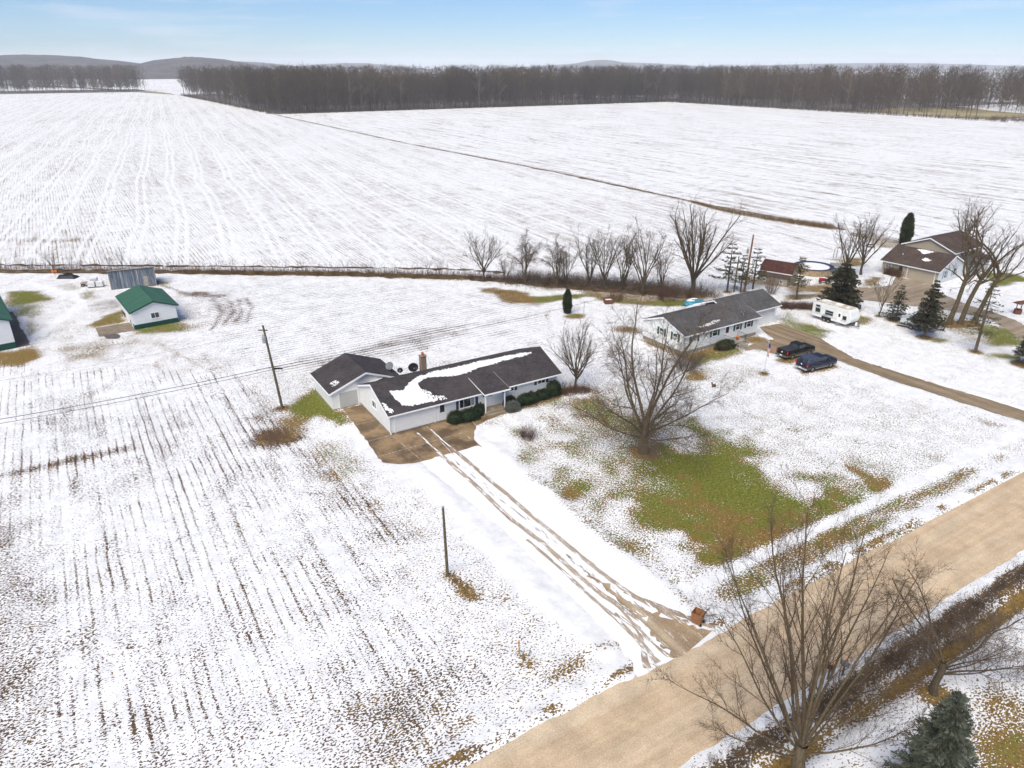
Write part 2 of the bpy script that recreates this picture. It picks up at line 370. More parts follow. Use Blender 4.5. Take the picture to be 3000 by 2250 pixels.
# by the green-roofed sheds
patch([(15, 628), (70, 630), (118, 645), (90, 652), (20, 662)], 1.2, bare=1.0, green=.78)
patch([(22, 655), (90, 655), (75, 680), (35, 690)], 1.8, bare=.7, green=.8)
patch([(58, 680), (72, 680), (78, 735), (68, 760), (60, 740)], .8, bare=.75, green=.5)
patch([(-20, 765), (60, 752), (78, 772), (50, 790), (-20, 785)], 1.4, bare=1.0, green=.52)
patch([(185, 705), (225, 685), (265, 670), (268, 694), (210, 706)], 1.2, bare=.95, green=.65)
patch([(290, 708), (390, 690), (412, 700), (400, 715), (330, 722), (295, 722)], 1.2, bare=.9, green=.75)
patch([(385, 665), (430, 670), (450, 700), (415, 715), (395, 700)], 2.2, bare=.45, green=.6)
patch([(130, 745), (220, 735), (255, 755), (235, 775), (140, 782)], 2.0, bare=.58, green=.55)
patch([(240, 740), (330, 720), (350, 735), (260, 772)], 2.2, bare=.42, green=.55)
patch([(80, 690), (180, 680), (170, 740), (90, 745)], 2.5, bare=.32, green=.6)
patch([(150, 640), (200, 628), (215, 640), (170, 652)], 1.2, bare=.6, green=.7)
patch([(190, 660), (250, 645), (262, 665), (210, 672)], 1.5, bare=.5, green=.15)
oval(150, 620, 30, 6, 1.0, bare=.4, green=.55); oval(330, 612, 30, 6, 1, bare=.8, green=.7)
oval(60, 521, 60, 3.5, 2.5, bare=.55, green=.3); oval(160, 518, 70, 2.5, 2.5, bare=.5, green=.3)
trail([(330, 735), (390, 770), (450, 800)], .35, bare=.5, green=.4)
for pts in ([(460, 646), (480, 676), (457, 713)], [(510, 646), (525, 666), (508, 696)], [(527, 643), (547, 663), (530, 696)], [(490, 648), (505, 668), (488, 700)], [(300, 600), (420, 640), (480, 640)]): trail(pts, .35, bare=.62, green=.15)
trail([(60, 610), (160, 640), (180, 655), (60, 740)], .8, bare=-.1)
# ditch margin and behind the houses
patch([(1040, 622), (1120, 628), (1180, 650), (1160, 664), (1100, 655), (1060, 640)], 1.6, bare=.95, green=.42)
patch([(1150, 640), (1260, 633), (1275, 641), (1200, 652), (1150, 655)], 1.0, bare=.9, green=.85)
patch([(1240, 628), (1420, 640), (1500, 652), (1440, 660), (1300, 650)], 1.2, bare=.85, green=.7)
patch([(1120, 600), (1300, 610), (1480, 622), (1560, 640), (1500, 655), (1350, 640), (1180, 625)], 2.0, bare=.62, green=.3)
oval(1240, 684, 22, 6, .7, bare=.9, green=.7)
oval(1352, 712, 32, 9, 1.0, bare=.85, green=.5)
oval(1452, 655, 45, 8, .8, bare=.95, green=.85)
# house B
patch([(1480, 772), (1560, 752), (1600, 745), (1610, 765), (1540, 778), (1500, 790)], 1.0, bare=.9, green=.7)
patch([(1530, 800), (1600, 790), (1640, 800), (1600, 830), (1540, 820)], 2.5, bare=.42, green=.7)
oval(1500, 812, 26, 12, .9, bare=.9, green=.55)
patch([(1630, 742), (1655, 735), (1665, 755), (1640, 760)], .8, bare=.9, green=.5)
patch([(1690, 690), (1735, 700), (1800, 735), (1790, 750), (1730, 735), (1690, 715)], 1.4, bare=.8, green=.85)
patch([(1745, 705), (1800, 715), (1840, 735), (1800, 745), (1760, 728)], 1.2, bare=.95, green=.95)
patch([(1700, 660), (1720, 690), (1700, 700), (1690, 680)], 1.0, bare=.6, green=.8)
oval(1855, 693, 28, 10, .9, bare=.9, green=.7)
oval(2005, 737, 44, 8, .8, bare=1.0, green=.8); oval(2150, 775, 55, 10, 1.0, bare=1.0, green=.95)
patch([(2100, 690), (2190, 710), (2230, 750), (2150, 745), (2100, 720)], 1.4, bare=.85, green=.82)
patch([(1960, 640), (2080, 690), (2110, 735), (2040, 700)], 1.8, bare=.6, green=.7)
patch([(2110, 592), (2180, 588), (2230, 605), (2150, 618)], 1.4, bare=.95, green=.95)
patch([(1800, 560), (1860, 555), (1870, 575), (1810, 580)], 1.4, bare=.85, green=.6)
patch([(1860, 605), (1900, 598), (1905, 620), (1850, 622)], 1.4, bare=.8, green=.6)
patch([(1690, 618), (1800, 612), (1830, 630), (1720, 632)], 1.4, bare=.8, green=.5)
patch([(1700, 640), (1790, 632), (1800, 640), (1700, 648)], .8, bare=.75, green=.55)
patch([(1600, 600), (1680, 606), (1690, 618), (1600, 612)], 1.0, bare=.7, green=.35)
patch([(1820, 498), (1960, 520), (2000, 545), (1900, 535)], 1.2, bare=.6, green=.55)
patch([(1850, 770), (1960, 760), (2080, 800), (2000, 840), (1900, 810)], 3, bare=.26, green=.5)
# footprints across the neighbour's yard
trail([(2490 / 1.356, 1115 / 1.356), (2560 / 1.356, 1140 / 1.356), (2700 / 1.356, 1190 / 1.356), (2860 / 1.356, 1230 / 1.356), (2960 / 1.356, 1270 / 1.356)], .3, bare=.47, green=.4)
trail([(2495 / 1.356, 1120 / 1.356), (2500 / 1.356, 1135 / 1.356), (2600 / 1.356, 1160 / 1.356), (2720 / 1.356, 1195 / 1.356)], .3, bare=.47, green=.4)
trail([(1450, 435), (1600, 475), (1800, 540)], .3, bare=.5, green=.2)
trail([(1180, 665), (1186, 700), (1190, 730)], .3, bare=.45, green=.4)
patch([(1820, 1000), (1870, 1022), (1960, 1062), (1945, 1072), (1890, 1060)], .6, bare=1.0, green=.5)
patch([(2070, 890), (2110, 900), (2165, 920), (2130, 918)], .5, bare=1.0, green=.45)
patch([(1960, 1000), (2010, 985), (2060, 1010), (2010, 1050)], 2.5, bare=.4, green=.7)
patch([(2000, 1065), (2080, 1020), (2120, 1000), (2130, 1012), (2060, 1050), (2010, 1075)], 1.2, bare=.6, green=.75)
# clean snow over the driveway and its ploughed banks
def band(mask, **kw): paint(mask, **kw)
wav = (vnoise(X, Y, 3.0, 9) - .5) * 1.4
band(sstep((VV - 23.2 + wav) / 1.2) * sstep((33.6 - VV + wav) / 1.4) * sstep((UU - 24) / 2) * sstep((64 - UU) / 2), bare=-.25, row=0, green=.35)
patch([(1040, 930), (1090, 920), (1110, 960), (1080, 1010), (1050, 985)], 1.2, bare=-.1)
patch([(760, 925), (830, 985), (900, 1010), (880, 1040), (800, 1000)], 1.6, bare=-.05, row=0)
patch([(2240, 800), (1900, 700), (1780, 720), (1690, 752), (1600, 770), (1740, 800), (1800, 812), (2000, 880), (2240, 930)], 2.5, bare=.13, green=.6)
# road verges
stripN = vnoise(VV, UU, 1.6, 14) * .7 + vnoise(VV, UU, 5, 15) * .5
edge = np.where(VV > 33, 1.0, .55)
band(np.exp(-((UU - 27.0) / .8) ** 2) * edge, bare=.02, row=0)
band(np.exp(-((UU - 28.9 + wav * .4) / .55) ** 2) * sstep((stripN - .48) / .25) * (VV > 2), bare=.66, green=.55, row=0)
band(np.exp(-((UU - 26.75) / .35) ** 2) * sstep((stripN - .5) / .25), bare=.8, green=.4, row=0)
band(np.exp(-((UU - 30.6) / .7) ** 2) * (VV > 34), bare=-.05)
band(np.exp(-((UU - 18.9) / 1.0) ** 2), bare=.06, row=0)
# south of the road
band(sstep((18.0 - UU) / .5), bare=.24, green=.35, row=0)
band(sstep((18.9 - UU + wav * .3) / .3) * sstep((UU - 17.3) / .4), bare=.75, green=.25)
band(sstep((17.35 - UU + wav * .2) / .3) * sstep((UU - 15.9) / .4), bare=1.05, green=.42)
patch([(2090, 1560), (2130, 1520), (2230, 1500), (2230, 1720), (2120, 1720)], 2.0, bare=.72, green=.55, row=0)
patch([(2150, 1590), (2230, 1540), (2230, 1700), (2160, 1700)], 1.6, bare=.95, green=.62, row=0)
patch([(1790, 1560), (1900, 1520), (1960, 1560), (1900, 1640), (1800, 1640)], 3, bare=.16)
# melted ground at trunks, walls and under the trucks
def ring(x, y, r, **kw): patch([(x + r * math.cos(t), y + r * math.sin(t)) for t in np.linspace(0, 6.283, 10, endpoint=False)], .5, True, **kw)
for x, y, r in ((13.7, 65.6, 1.5), (7.9, 81.6, .8), (16.0, 28.0, 1.0), (27.2, 34.2, 1.2), (31.8, 122, 2.5), (-5.3, 131, 1.0), (61.4, 100.5, 1.2), (65.5, 94.5, 1.0), (69.3, 89.5, 1.5), (68.4, 106.4, 1.6), (70, 106.3, 1.6), (72.3, 106.6, 1.8), (54.6, 114.6, 3.0), (61, 108.4, 1.5), (22.45, 26.45, 2.0), (38.5, 124, .8), (41.6, 124, .7), (-27.1, 76.2, .7), (49.3, 119.7, .7), (59.3, 110.2, .5), (33.15, 86.69, .45)): ring(x, y, r, bare=.95, green=.40)
HA = W(24.93, 66.36)
def hA_(x, y): return (HA[0] + x * GC - y * GS, HA[1] + x * GS + y * GC)
patch([hA_(*p) for p in [(6.8, .4), (6.8, -1.9), (10.9, -1.6), (14, -2.3), (16, -2.5), (20, -2.0), (23.2, -1.5), (25.6, -2.2), (25.8, -.8), (22.8, .4)]], .6, True, bare=1.0, green=.24)
patch([hA_(*p) for p in [(-4.0, 9.2), (-3.0, 9.2), (-3.0, 16), (-4.2, 16)]], .6, True, bare=.9, green=.85)
patch([hA_(*p) for p in [(22.0, .4), (22.9, .4), (22.9, 9), (22.0, 9)]], .6, True, bare=.85, green=.7)
def hB_(x, y): return (23.72 + x * math.cos(R(33)) - y * math.sin(R(33)), 92.72 + x * math.sin(R(33)) + y * math.cos(R(33)))
patch([hB_(*p) for p in [(-.6, -.7), (7.5, -1.6), (7.5, .3), (.3, .3), (.3, 8.5), (-.7, 8.5)]], .6, True, bare=.95, green=.45)
patch([hB_(*p) for p in [(11.3, -1.6), (15.6, -1.8), (15.7, .3), (11.3, .3)]], .5, True, bare=.9, green=.45)
patch([(36.3, 91.4), (41.6, 94.4), (42.6, 93.0), (37.6, 90.0)], .7, True, bare=1.0, green=.45)
patch([(37.4, 87.3), (43.0, 90.2), (43.9, 88.9), (38.2, 86.0)], .7, True, bare=1.0, green=.42)
# poles' melted feet
patch([(958, 1238), (980, 1240), (1012, 1265), (1036, 1290), (1028, 1302), (1000, 1290), (985, 1265)], .45, bare=1.0, green=.3)
patch([(1112, 1412), (1126, 1412), (1160, 1438), (1150, 1444), (1125, 1430)], .4, bare=.95, green=.45)
# heights: soft drifts, ploughed banks, sheets cut in
HZ = (vnoise(X, Y, 2.4, 3) - .4) * .07 + (vnoise(X, Y, .9, 4) - .5) * .05
HZ = np.where(np.hypot(X, Y) < 260, HZ, 0)
HZ += .16 * np.exp(-((UU - 26.9) / .5) ** 2) * (.5 + vnoise(X, Y, 1.3, 16)) + .18 * np.exp(-((UU - 18.9) / .5) ** 2) * (.5 + vnoise(X, Y, 1.3, 17))
dr = (UU > 29) & (UU < 59)
HZ += dr * (.20 * np.exp(-((VV - 24.6) / .7) ** 2) + .22 * np.exp(-((VV - 33.0) / .8) ** 2)) * (.4 + vnoise(X, Y, 1.1, 18))
HZ -= .7 * np.exp(-((UU - 16.8) / .8) ** 2)
FA = W(24.93, 66.36)
def fA(x, y): return (FA[0] + x * GC - y * GS, FA[1] + x * GS + y * GC)
PAD = [fA(*p) for p in [(-2.3, 9.05), (0.6, 9.05), (0.6, .3), (13.9, .3), (13.9, -2.0), (11.0, -2.4), (8.9, -3.2), (8.0, -4.4), (7.3, -5.6), (7.2, -8.0), (4, -7.95), (1, -7.4), (-1.6, -6.5), (-3.1, -5.2), (-2.8, 0)]]
LANE = [W(25.6, 25.9)[:2], W(34.2, 25.9)[:2], W(32.4, 28.6)[:2], W(32.0, 59.2)[:2], W(25.1, 59.2)[:2], W(26.4, 45)[:2], W(26.4, 29)[:2]]
ROAD = [W(-420, 19.5)[:2], W(1200, 19.5)[:2], W(1200, 26.15)[:2], W(-420, 26.15)[:2]]
DRB = [survey(*p) for p in [(1640, 706), (1687, 699), (1769, 729), (1845, 774), (1999, 822), (2212, 886), (2400, 945), (2400, 975), (2212, 912), (1929, 822), (1806, 777), (1752, 770), (1715, 772), (1690, 768), (1664, 762), (1639, 753), (1611, 758), (1604, 750), (1640, 738), (1672, 733), (1655, 720)]]
DRC = [(62.5, 126.8), (67, 126.6), (70.4, 128.8), (73.6, 134.2), (78.2, 129.2), (76.0, 124.3), (77.3, 115.8), (79.4, 111.4), (80.2, 107.6), (79.2, 102.0), (84, 92), (80.6, 89.8), (75.4, 99.4), (75.6, 101.7), (76.3, 108.2), (73.9, 111.6), (70.6, 114.4), (64.9, 117.0), (59.8, 119.4), (58.6, 123)]
SHP = [(-64.2, 104.5), (-61.55, 100.6), (-57.4, 103.7), (-60.2, 107.4)]
BAP = [(-70.97, 96.0), (-69.6, 97.1), (-82.2, 112.7), (-83.6, 111.6)]
for P in (PAD, LANE, ROAD, DRB, DRC, SHP, BAP):
    xs = [p[0] for p in P]; ys = [p[1] for p in P]
    idx = np.where((X > min(xs) - 1) & (X < max(xs) + 1) & (Y > min(ys) - 1) & (Y < max(ys) + 1))[0]
    d = sdf(P, X[idx], Y[idx]) + (vnoise(X[idx], Y[idx], 1.0, 19) - .5) * .5
    m = sstep(d / .5 + .25); HZ[idx] = HZ[idx] * (1 - m) - .10 * m
far = np.hypot(X, Y) > 260
HZ[far & (np.abs(UU - 22.8) < 30)] -= .25
ny, nx = sh; ii = np.arange((ny - 1) * (nx - 1)); r_ = ii // (nx - 1); c_ = ii % (nx - 1); q = r_ * nx + c_
gme = np_mesh('ground', np.stack([X, Y, HZ], 1), np.stack([q, q + 1, q + nx + 1, q + nx], 1))
for k, a in A_.items():
    at = gme.attributes.new(k, 'FLOAT', 'POINT'); at.data.foreach_set('value', a.astype(np.float32))

def ground_material():
    n = NT('snowy_ground'); uv = n.mapping(n.co, rot=(0, 0, -R(GA)))
    # mapping rotates the vector: x -> v, y -> u
    bare, green, row, rowv, streak, track = (n.attr(k) for k in ('bare', 'green', 'row', 'rowv', 'streak', 'track'))
    n1 = n.noise(n.mapping(uv, (.72, 1.15, 1), rot=(0, 0, .5)), 7.4, 1, .6)
    n2 = n.noise(n.mapping(uv, (1, .8, 1), loc=(7, 3, 0)), .33, 3, .55)
    sp = n.sep(uv)
    warp = n.math('MULTIPLY', n.noise(uv, .16, 2), 3.0)
    s1 = n.math('COSINE', n.math('MULTIPLY', n.math('ADD', sp[0], n.math('MULTIPLY', warp, .12)), 2 * math.pi / .78))
    s2 = n.math('COSINE', n.math('MULTIPLY', n.math('ADD', sp[1], n.math('MULTIPLY', warp, .15)), 2 * math.pi / .9))
    lu = n.noise(n.mapping(uv, (1.25, .055, 1)), 1.0, 4, .75)          # long clods along u
    lv = n.noise(n.mapping(uv, (.10, 1.1, 1)), 1.0, 3, .6)
    ls = n.noise(n.mapping(uv, (.42, .022, 1), loc=(0, 9, 0)), 1.0, 5, .65)
    def c(x, k): return n.math('MULTIPLY', n.math('SUBTRACT', x, .5), k)
    val = n.math('ADD', c(n1, 3.3), c(n2, 1.0))
    val = n.math('ADD', val, n.math('MULTIPLY', row, n.math('ADD', n.math('MULTIPLY', n.ramp(s1, .55, .97, -.08, .52), n.ramp(n.noise(uv, .12, 4, .65), .38, .62, .10, 1.1)), c(lu, 2.0))))
    val = n.math('ADD', val, n.math('MULTIPLY', rowv, n.math('ADD', n.ramp(s2, .3, .95, -.15, .6), c(lv, 1.4))))
    val = n.math('ADD', val, n.math('MULTIPLY', streak, n.math('ADD', c(ls, 3.2), c(n2, .5))))
    ws = n.sep(n.mapping(n.co, rot=(0, 0, -R(24.5)))); ww = n.math('ADD', ws[0], n.math('MULTIPLY', n.noise(uv, .010, 1), 9.0))
    fr_ = n.math('FRACT', n.math('DIVIDE', ww, 9.5))
    pul = n.math('ADD', n.ramp(n.math('ABSOLUTE', n.math('SUBTRACT', fr_, .25)), .02, .07, 1, 0), n.ramp(n.math('ABSOLUTE', n.math('SUBTRACT', fr_, .48)), .02, .07, 1, 0))
    wide = n.noise(n.mapping(n.mapping(n.co, rot=(0, 0, -R(24.5))), (.11, .010, 1)), 1.0, 4, .6)
    val = n.math('ADD', val, n.math('MULTIPLY', track, n.math('SUBTRACT', c(wide, .8), n.math('MULTIPLY', pul, .45))))
    val = n.math('ADD', val, n.math('MULTIPLY', n.math('SUBTRACT', bare, .5), 1.55))
    m = n.ramp(val, -.10, .10)
    g = n.math('ADD', green, c(n.noise(uv, .55, 5, .65), 1.0))
    soil = n.mix(n.ramp(n1, .35, .65), (.070, .040, .022), (.125, .078, .045))
    dead = n.mix(n.ramp(n.noise(uv, 5, 3), .35, .65), (.15, .088, .022), (.26, .170, .058))
    grass = n.mix(n.ramp(n.noise(uv, 4.3, 3), .35, .65), (.095, .104, .014), (.185, .190, .036))
    c1 = n.mix(n.ramp(g, .18, .42), soil, dead); c1 = n.mix(n.ramp(g, .52, .80), c1, grass)
    snow = n.mix(n.ramp(n.noise(uv, .8, 5, .65), .3, .7), (.72, .715, .71), (.87, .865, .86))
    col = n.mix(m, snow, c1)
    hgt = n.math('ADD', n.math('MULTIPLY', n.math('SUBTRACT', 1.0, m), .6), n.noise(uv, 3.0, 4, .65))
    n.bump(hgt, .5, .07)
    return n.done(col, .85, .12)
M['ground'] = ground_material()
ground = obj('ground', gme, M['ground'], smooth=True); tag(ground, kind='structure')

# ------------------------------------------------------------------ road, driveways, pads: sheets set into the snow
def sheet(name, P, z, m, jit=.06, step=.6, parent=None, kind='structure'):
    out = []; rr = random.Random(len(P) + int(abs(P[0][0]) * 7))
    for k in range(len(P)):
        a, b = P[k], P[(k + 1) % len(P)]; L = math.hypot(b[0] - a[0], b[1] - a[1]); n = max(1, min(400, int(L / step)))
        for i in range(n): out.append((a[0] + (b[0] - a[0]) * i / n + rr.gauss(0, jit), a[1] + (b[1] - a[1]) * i / n + rr.gauss(0, jit), z))
    me = bpy.data.meshes.new(name); me.from_pydata(out, [], [tuple(range(len(out)))]); me.update()
    o = obj(name, me, m, parent)
    if parent is None and kind: tag(o, kind=kind)
    return o
def ribbon(name, uvpts, w, z, m, parent=None, jit=.03, sub=5):
    P = [np.array(W(*p)[:2]) for p in uvpts]; Q = []
    for a, b in zip(P[:-1], P[1:]): Q += [a + (b - a) * t for t in np.linspace(0, 1, sub, endpoint=False)]
    Q.append(P[-1]); rr = np.random.default_rng(len(uvpts)); V = []
    for i, p in enumerate(Q):
        t = Q[min(i + 1, len(Q) - 1)] - Q[max(i - 1, 0)]; t /= np.linalg.norm(t); nrm = np.array((-t[1], t[0]))
        ww = w if not hasattr(w, '__len__') else w[0] + (w[1] - w[0]) * i / (len(Q) - 1)
        for s in (-1, 1): V.append((*(p + nrm * s * (ww / 2 + rr.normal(0, jit))), z))
    F = [(2 * i, 2 * i + 1, 2 * i + 3, 2 * i + 2) for i in range(len(Q) - 1)]
    me = bpy.data.meshes.new(name); me.from_pydata(V, [], F); me.update(); return obj(name, me, m, parent)
def road_material(name, base, dark, light, k=1.0, rot=-R(GA), snowy=0.0):
    n = NT(name); uv = n.mapping(n.co, rot=(0, 0, rot))
    st = n.noise(n.mapping(uv, (.035, 1.6, 1)), 1.0, 5, .6); st2 = n.noise(n.mapping(uv, (.02, .5, 1), loc=(3, 0, 0)), 1.0, 3)
    c = n.mix(n.ramp(st, .36, .66), dark, base); c = n.mix(n.ramp(st2, .45, .7, 0, .8), c, light)
    gr = n.math('MULTIPLY', n.ramp(n.noise(uv, 9, 3, .7), .3, .7, .82, 1.14), n.ramp(n.noise(uv, .55, 4, .65), .3, .7, .84, 1.10))
    cc = n.t.nodes.new('ShaderNodeVectorMath'); cc.operation = 'SCALE'; n.put(cc.inputs[0], c); n.put(cc.inputs[3], gr)
    col = cc.outputs[0]
    if snowy: col = n.mix(n.ramp(n.noise(n.mapping(uv, (.16, 1, 1)), 4, 4, .7), .62 - snowy, .70 - snowy), col, (.84, .84, .85))
    n.bump(n.math('ADD', st, n.noise(uv, 7, 3)), .35, .03)
    return n.done(col, .9, .1)
M['road'] = road_material('gravel_road', (.60, .455, .305), (.53, .395, .255), (.64, .515, .36))
M['lane'] = M['snow']
M['dirt'] = road_material('wet_gravel', (.30, .225, .145), (.20, .145, .09), (.38, .30, .205), rot=-R(GA + 90))
M['track'] = road_material('tyre_tracks', (.44, .355, .27), (.33, .255, .185), (.56, .49, .41), rot=-R(GA + 90), snowy=.09)
M['apron'] = road_material('muddy_apron', (.42, .31, .19), (.30, .215, .13), (.52, .42, .30), rot=-R(GA + 90), snowy=.03)
M['slush'] = road_material('slush', (.34, .27, .19), (.24, .18, .12), (.45, .40, .33), rot=-R(GA + 90), snowy=.22)
def pad_material():
    n = NT('wet_concrete'); uv = n.mapping(n.co, rot=(0, 0, -R(GA)))
    c = n.mix(n.ramp(n.noise(uv, .38, 4, .6), .40, .62), (.30, .205, .11), (.13, .085, .045))
    c = n.mix(n.ramp(n.noise(uv, 1.4, 4, .65), .52, .72, 0, .7), c, (.085, .06, .036))
    n.bump(n.noise(uv, 6, 3), .15, .01)
    r = n.ramp(n.noise(uv, .38, 4, .6), .40, .62, .75, .42)
    return n.done(c, r, .35)
M['pad'] = pad_material()
road = sheet('road', ROAD, 0.0, M['road'], .10, 1.2)
drive = sheet('driveway', LANE, .010, M['snow'], .05)
T1 = [(27.63, 60.2), (27.63, 58.6), (27.84, 52.0), (27.85, 45.5), (28.29, 41.5), (28.35, 37), (28.6, 33.4), (29.3, 29.8), (29.5, 26.4)]
T2 = [(29.2, 60.2), (29.24, 58.9), (29.5, 51.3), (29.78, 43.7), (29.95, 39.2), (30.14, 35.4), (30.57, 32.1), (31.7, 28.3), (34.5, 26.6)]
T3 = [(27.41, 42.5), (27.65, 38.2), (27.68, 34.1), (27.88, 31), (27.82, 28.9), (27.6, 26.2)]
ribbon('tyre_track', T1, .46, .018, M['track'], drive); ribbon('tyre_track', T2, .44, .018, M['track'], drive); ribbon('tyre_track', T3, (.22, .42), .018, M['track'], drive)
ribbon('slush_strip', [(28.35, 57.6), (28.5, 52.6), (28.95, 45.5), (29.0, 40), (29.35, 34.4), (30.0, 30), (30.6, 26.4)], (.45, .9), .022, M['slush'], drive, .1)
ribbon('slush_strip', [(29.9, 30.6), (30.2, 28.6), (30.7, 26.0)], (.5, 4.0), .026, M['apron'], drive, .28, 9)
ribbon('slush_strip', [(29.2, 36.0), (29.5, 32.0), (29.9, 30.0)], (.25, .9), .029, M['apron'], drive, .12, 9)
ribbon('tyre_track', [(30.3, 33.0), (31.6, 29.6), (33.4, 26.6)], (.25, .5), .033, M['track'], drive, .06)
ribbon('tyre_track', [(28.9, 32.0), (28.3, 28.8), (26.6, 26.2)], (.25, .45), .037, M['track'], drive, .06)
ribbon('tyre_track', [(28.2, 31.5), (28.5, 28.5), (28.6, 26.2)], .3, .030, M['track'], drive)
ribbon('tyre_track', [(31.0, 31.6), (32.4, 28.4), (36.5, 26.4)], .25, .022, M['track'], drive)
pad = sheet('concrete_pad', PAD, .005, M['pad'], .05, .5)
for a, b in [((0.0, -.1), (.5, -7.2)), ((4.2, -.2), (3.8, -7.7)), ((-2.7, -.2), (.0, -.15)), ((-3.0, -3.9), (7.6, -3.7)), ((6.9, -2.4), (7.0, -5.4)), ((9.2, -1.6), (9.0, -3.0)), ((-2.5, 4.2), (.0, 4.2))]:
    pa, pb = fA(*a), fA(*b); d = np.array((pb[0] - pa[0], pb[1] - pa[1])); d = d / np.linalg.norm(d) * .035; nn = (-d[1], d[0])
    me = bpy.data.meshes.new('joint'); me.from_pydata([(pa[0] + nn[0], pa[1] + nn[1], .012), (pa[0] - nn[0], pa[1] - nn[1], .012), (pb[0] - nn[0], pb[1] - nn[1], .012), (pb[0] + nn[0], pb[1] + nn[1], .012)], [], [(0, 1, 2, 3)]); me.update(); obj('joint', me, M['track'], pad)
for k, v in enumerate((27.63, 29.2)): ribbon('tyre_track', [(v, 60.3), (v, 63.2), (v - .05, 65.2)], .16, .016, M['slush'], pad)
sheet('neighbour_driveway', DRB, .0, M['dirt'], .10)
sheet('far_driveway', DRC, .0, road_material('pale_gravel', (.34, .275, .20), (.26, .20, .14), (.42, .36, .29)), .10)
sheet('shed_apron', SHP, .0, mat('apron_concrete', (.23, .18, .13), .9, .2, 1), .03)
sheet('barn_gravel', BAP, .0, mat('barn_gravel', (.19, .14, .095), .95, .3, 4), .12)
oval_pts = [survey(243 + 18 * math.cos(t), 727 + 6 * math.sin(t)) for t in np.linspace(0, 2 * math.pi, 14, endpoint=False)]
sheet('puddle_patch', oval_pts, .05, mat('wet_gravel_patch', (.13, .105, .085), .5, .2, 2), .08)
# ------------------------------------------------------------------ buildings
def face_y(y0, sgn=-1): return lambda a, d, b: (a, y0 + sgn * d, b)
def face_x(x0, sgn=-1): return lambda a, d, b: (x0 + sgn * d, a, b)
def fbox(mb, F, a0, a1, b0, b1, d0, d1):
    return mb.hull([F(a0, d0, b0), F(a1, d0, b0), F(a1, d1, b0), F(a0, d1, b0)], [F(a0, d0, b1), F(a1, d0, b1), F(a1, d1, b1), F(a0, d1, b1)])
def window(par, F, a0, a1, b0, b1, panes=2, hung=False, glass='glass', frame='white_trim', fw=.06, splits=None):
    w = MB()
    for q in ((a0 - fw, a0, b0 - fw, b1 + fw), (a1, a1 + fw, b0 - fw, b1 + fw), (a0, a1, b0 - fw, b0), (a0, a1, b1, b1 + fw)): fbox(w, F, *q, 0, .05)
    wo_ = w.build('window', M[frame], par)
    cuts = splits or ([b0 + (b1 - b0) * i / panes for i in range(panes + 1)] if hung else [a0 + (a1 - a0) * i / panes for i in range(panes + 1)])
    for i in range(len(cuts) - 1):
        g = MB(); c0, c1 = cuts[i] + (.02 if i else 0), cuts[i + 1] - (.02 if i < len(cuts) - 2 else 0)
        if hung: fbox(g, F, a0, a1, c0, c1, .0, .02)
        else: fbox(g, F, c0, c1, b0, b1, .0, .02)
        gl = glass if isinstance(glass, str) else glass[i]
        g.build('pane', M[gl], wo_)
        if i:
            mu = MB()
            if hung: fbox(mu, F, a0, a1, cuts[i] - .02, cuts[i] + .02, 0, .04)
            else: fbox(mu, F, cuts[i] - .02, cuts[i] + .02, b0, b1, 0, .04)
            mu.build('mullion', M[frame], wo_)
    s = MB(); fbox(s, F, a0 - fw - .03, a1 + fw + .03, b0 - fw - .035, b0 - fw, 0, .09); s.build('sill', M[frame], wo_)
    return wo_
def shutter(par, F, a0, a1, b0, b1, m):
    w = MB(); fbox(w, F, a0, a1, b0, b1, 0, .03)
    for i in range(2):
        h = (b1 - b0) / 2
        fbox(w, F, a0 + .04, a1 - .04, b0 + h * i + .05, b0 + h * (i + 1) - .05, .03, .045)
    return w.build('shutter', M[m], par)
def garage_door(par, F, a0, a1, b0, b1, rows=4, m='door_white'):
    fr = MB()
    for q in ((a0 - .1, a0, b0, b1 + .1), (a1, a1 + .1, b0, b1 + .1), (a0, a1, b1, b1 + .1)): fbox(fr, F, *q, 0, .05)
    d = fr.build('garage_door', M['white_trim'], par); h = (b1 - b0) / rows
    for i in range(rows):
        p = MB(); fbox(p, F, a0, a1, b0 + h * i + .006, b0 + h * (i + 1) - .006, 0, .02)
        n = max(2, round((a1 - a0) / .62)); w = (a1 - a0) / n
        for k in range(n): fbox(p, F, a0 + w * k + .07, a0 + w * (k + 1) - .07, b0 + h * i + .09, b0 + h * (i + 1) - .09, .02, .028)
        p.build('panel', M[m], d)
    return d
def door(par, F, a0, a1, b0, b1, glass=None, gb=(.5, .92), m='door_white', hinge=1):
    fr = MB()
    for q in ((a0 - .07, a0, b0, b1 + .07), (a1, a1 + .07, b0, b1 + .07), (a0, a1, b1, b1 + .07)): fbox(fr, F, *q, 0, .05)
    fbox(fr, F, a0, a1, b0, b1, 0, .03); d = fr.build('door', M[m], par)
    if glass:
        h = b1 - b0; g = MB(); fbox(g, F, a0 + .13, a1 - .13, b0 + h * gb[0], b0 + h * gb[1], .03, .036); g.build('pane', M[glass], d)
    k = MB(); ka = a1 - .08 if hinge > 0 else a0 + .08; fbox(k, F, ka - .03, ka + .03, b0 + .98, b0 + 1.04, .03, .09); k.build('handle', M['chrome'], d)
    return d
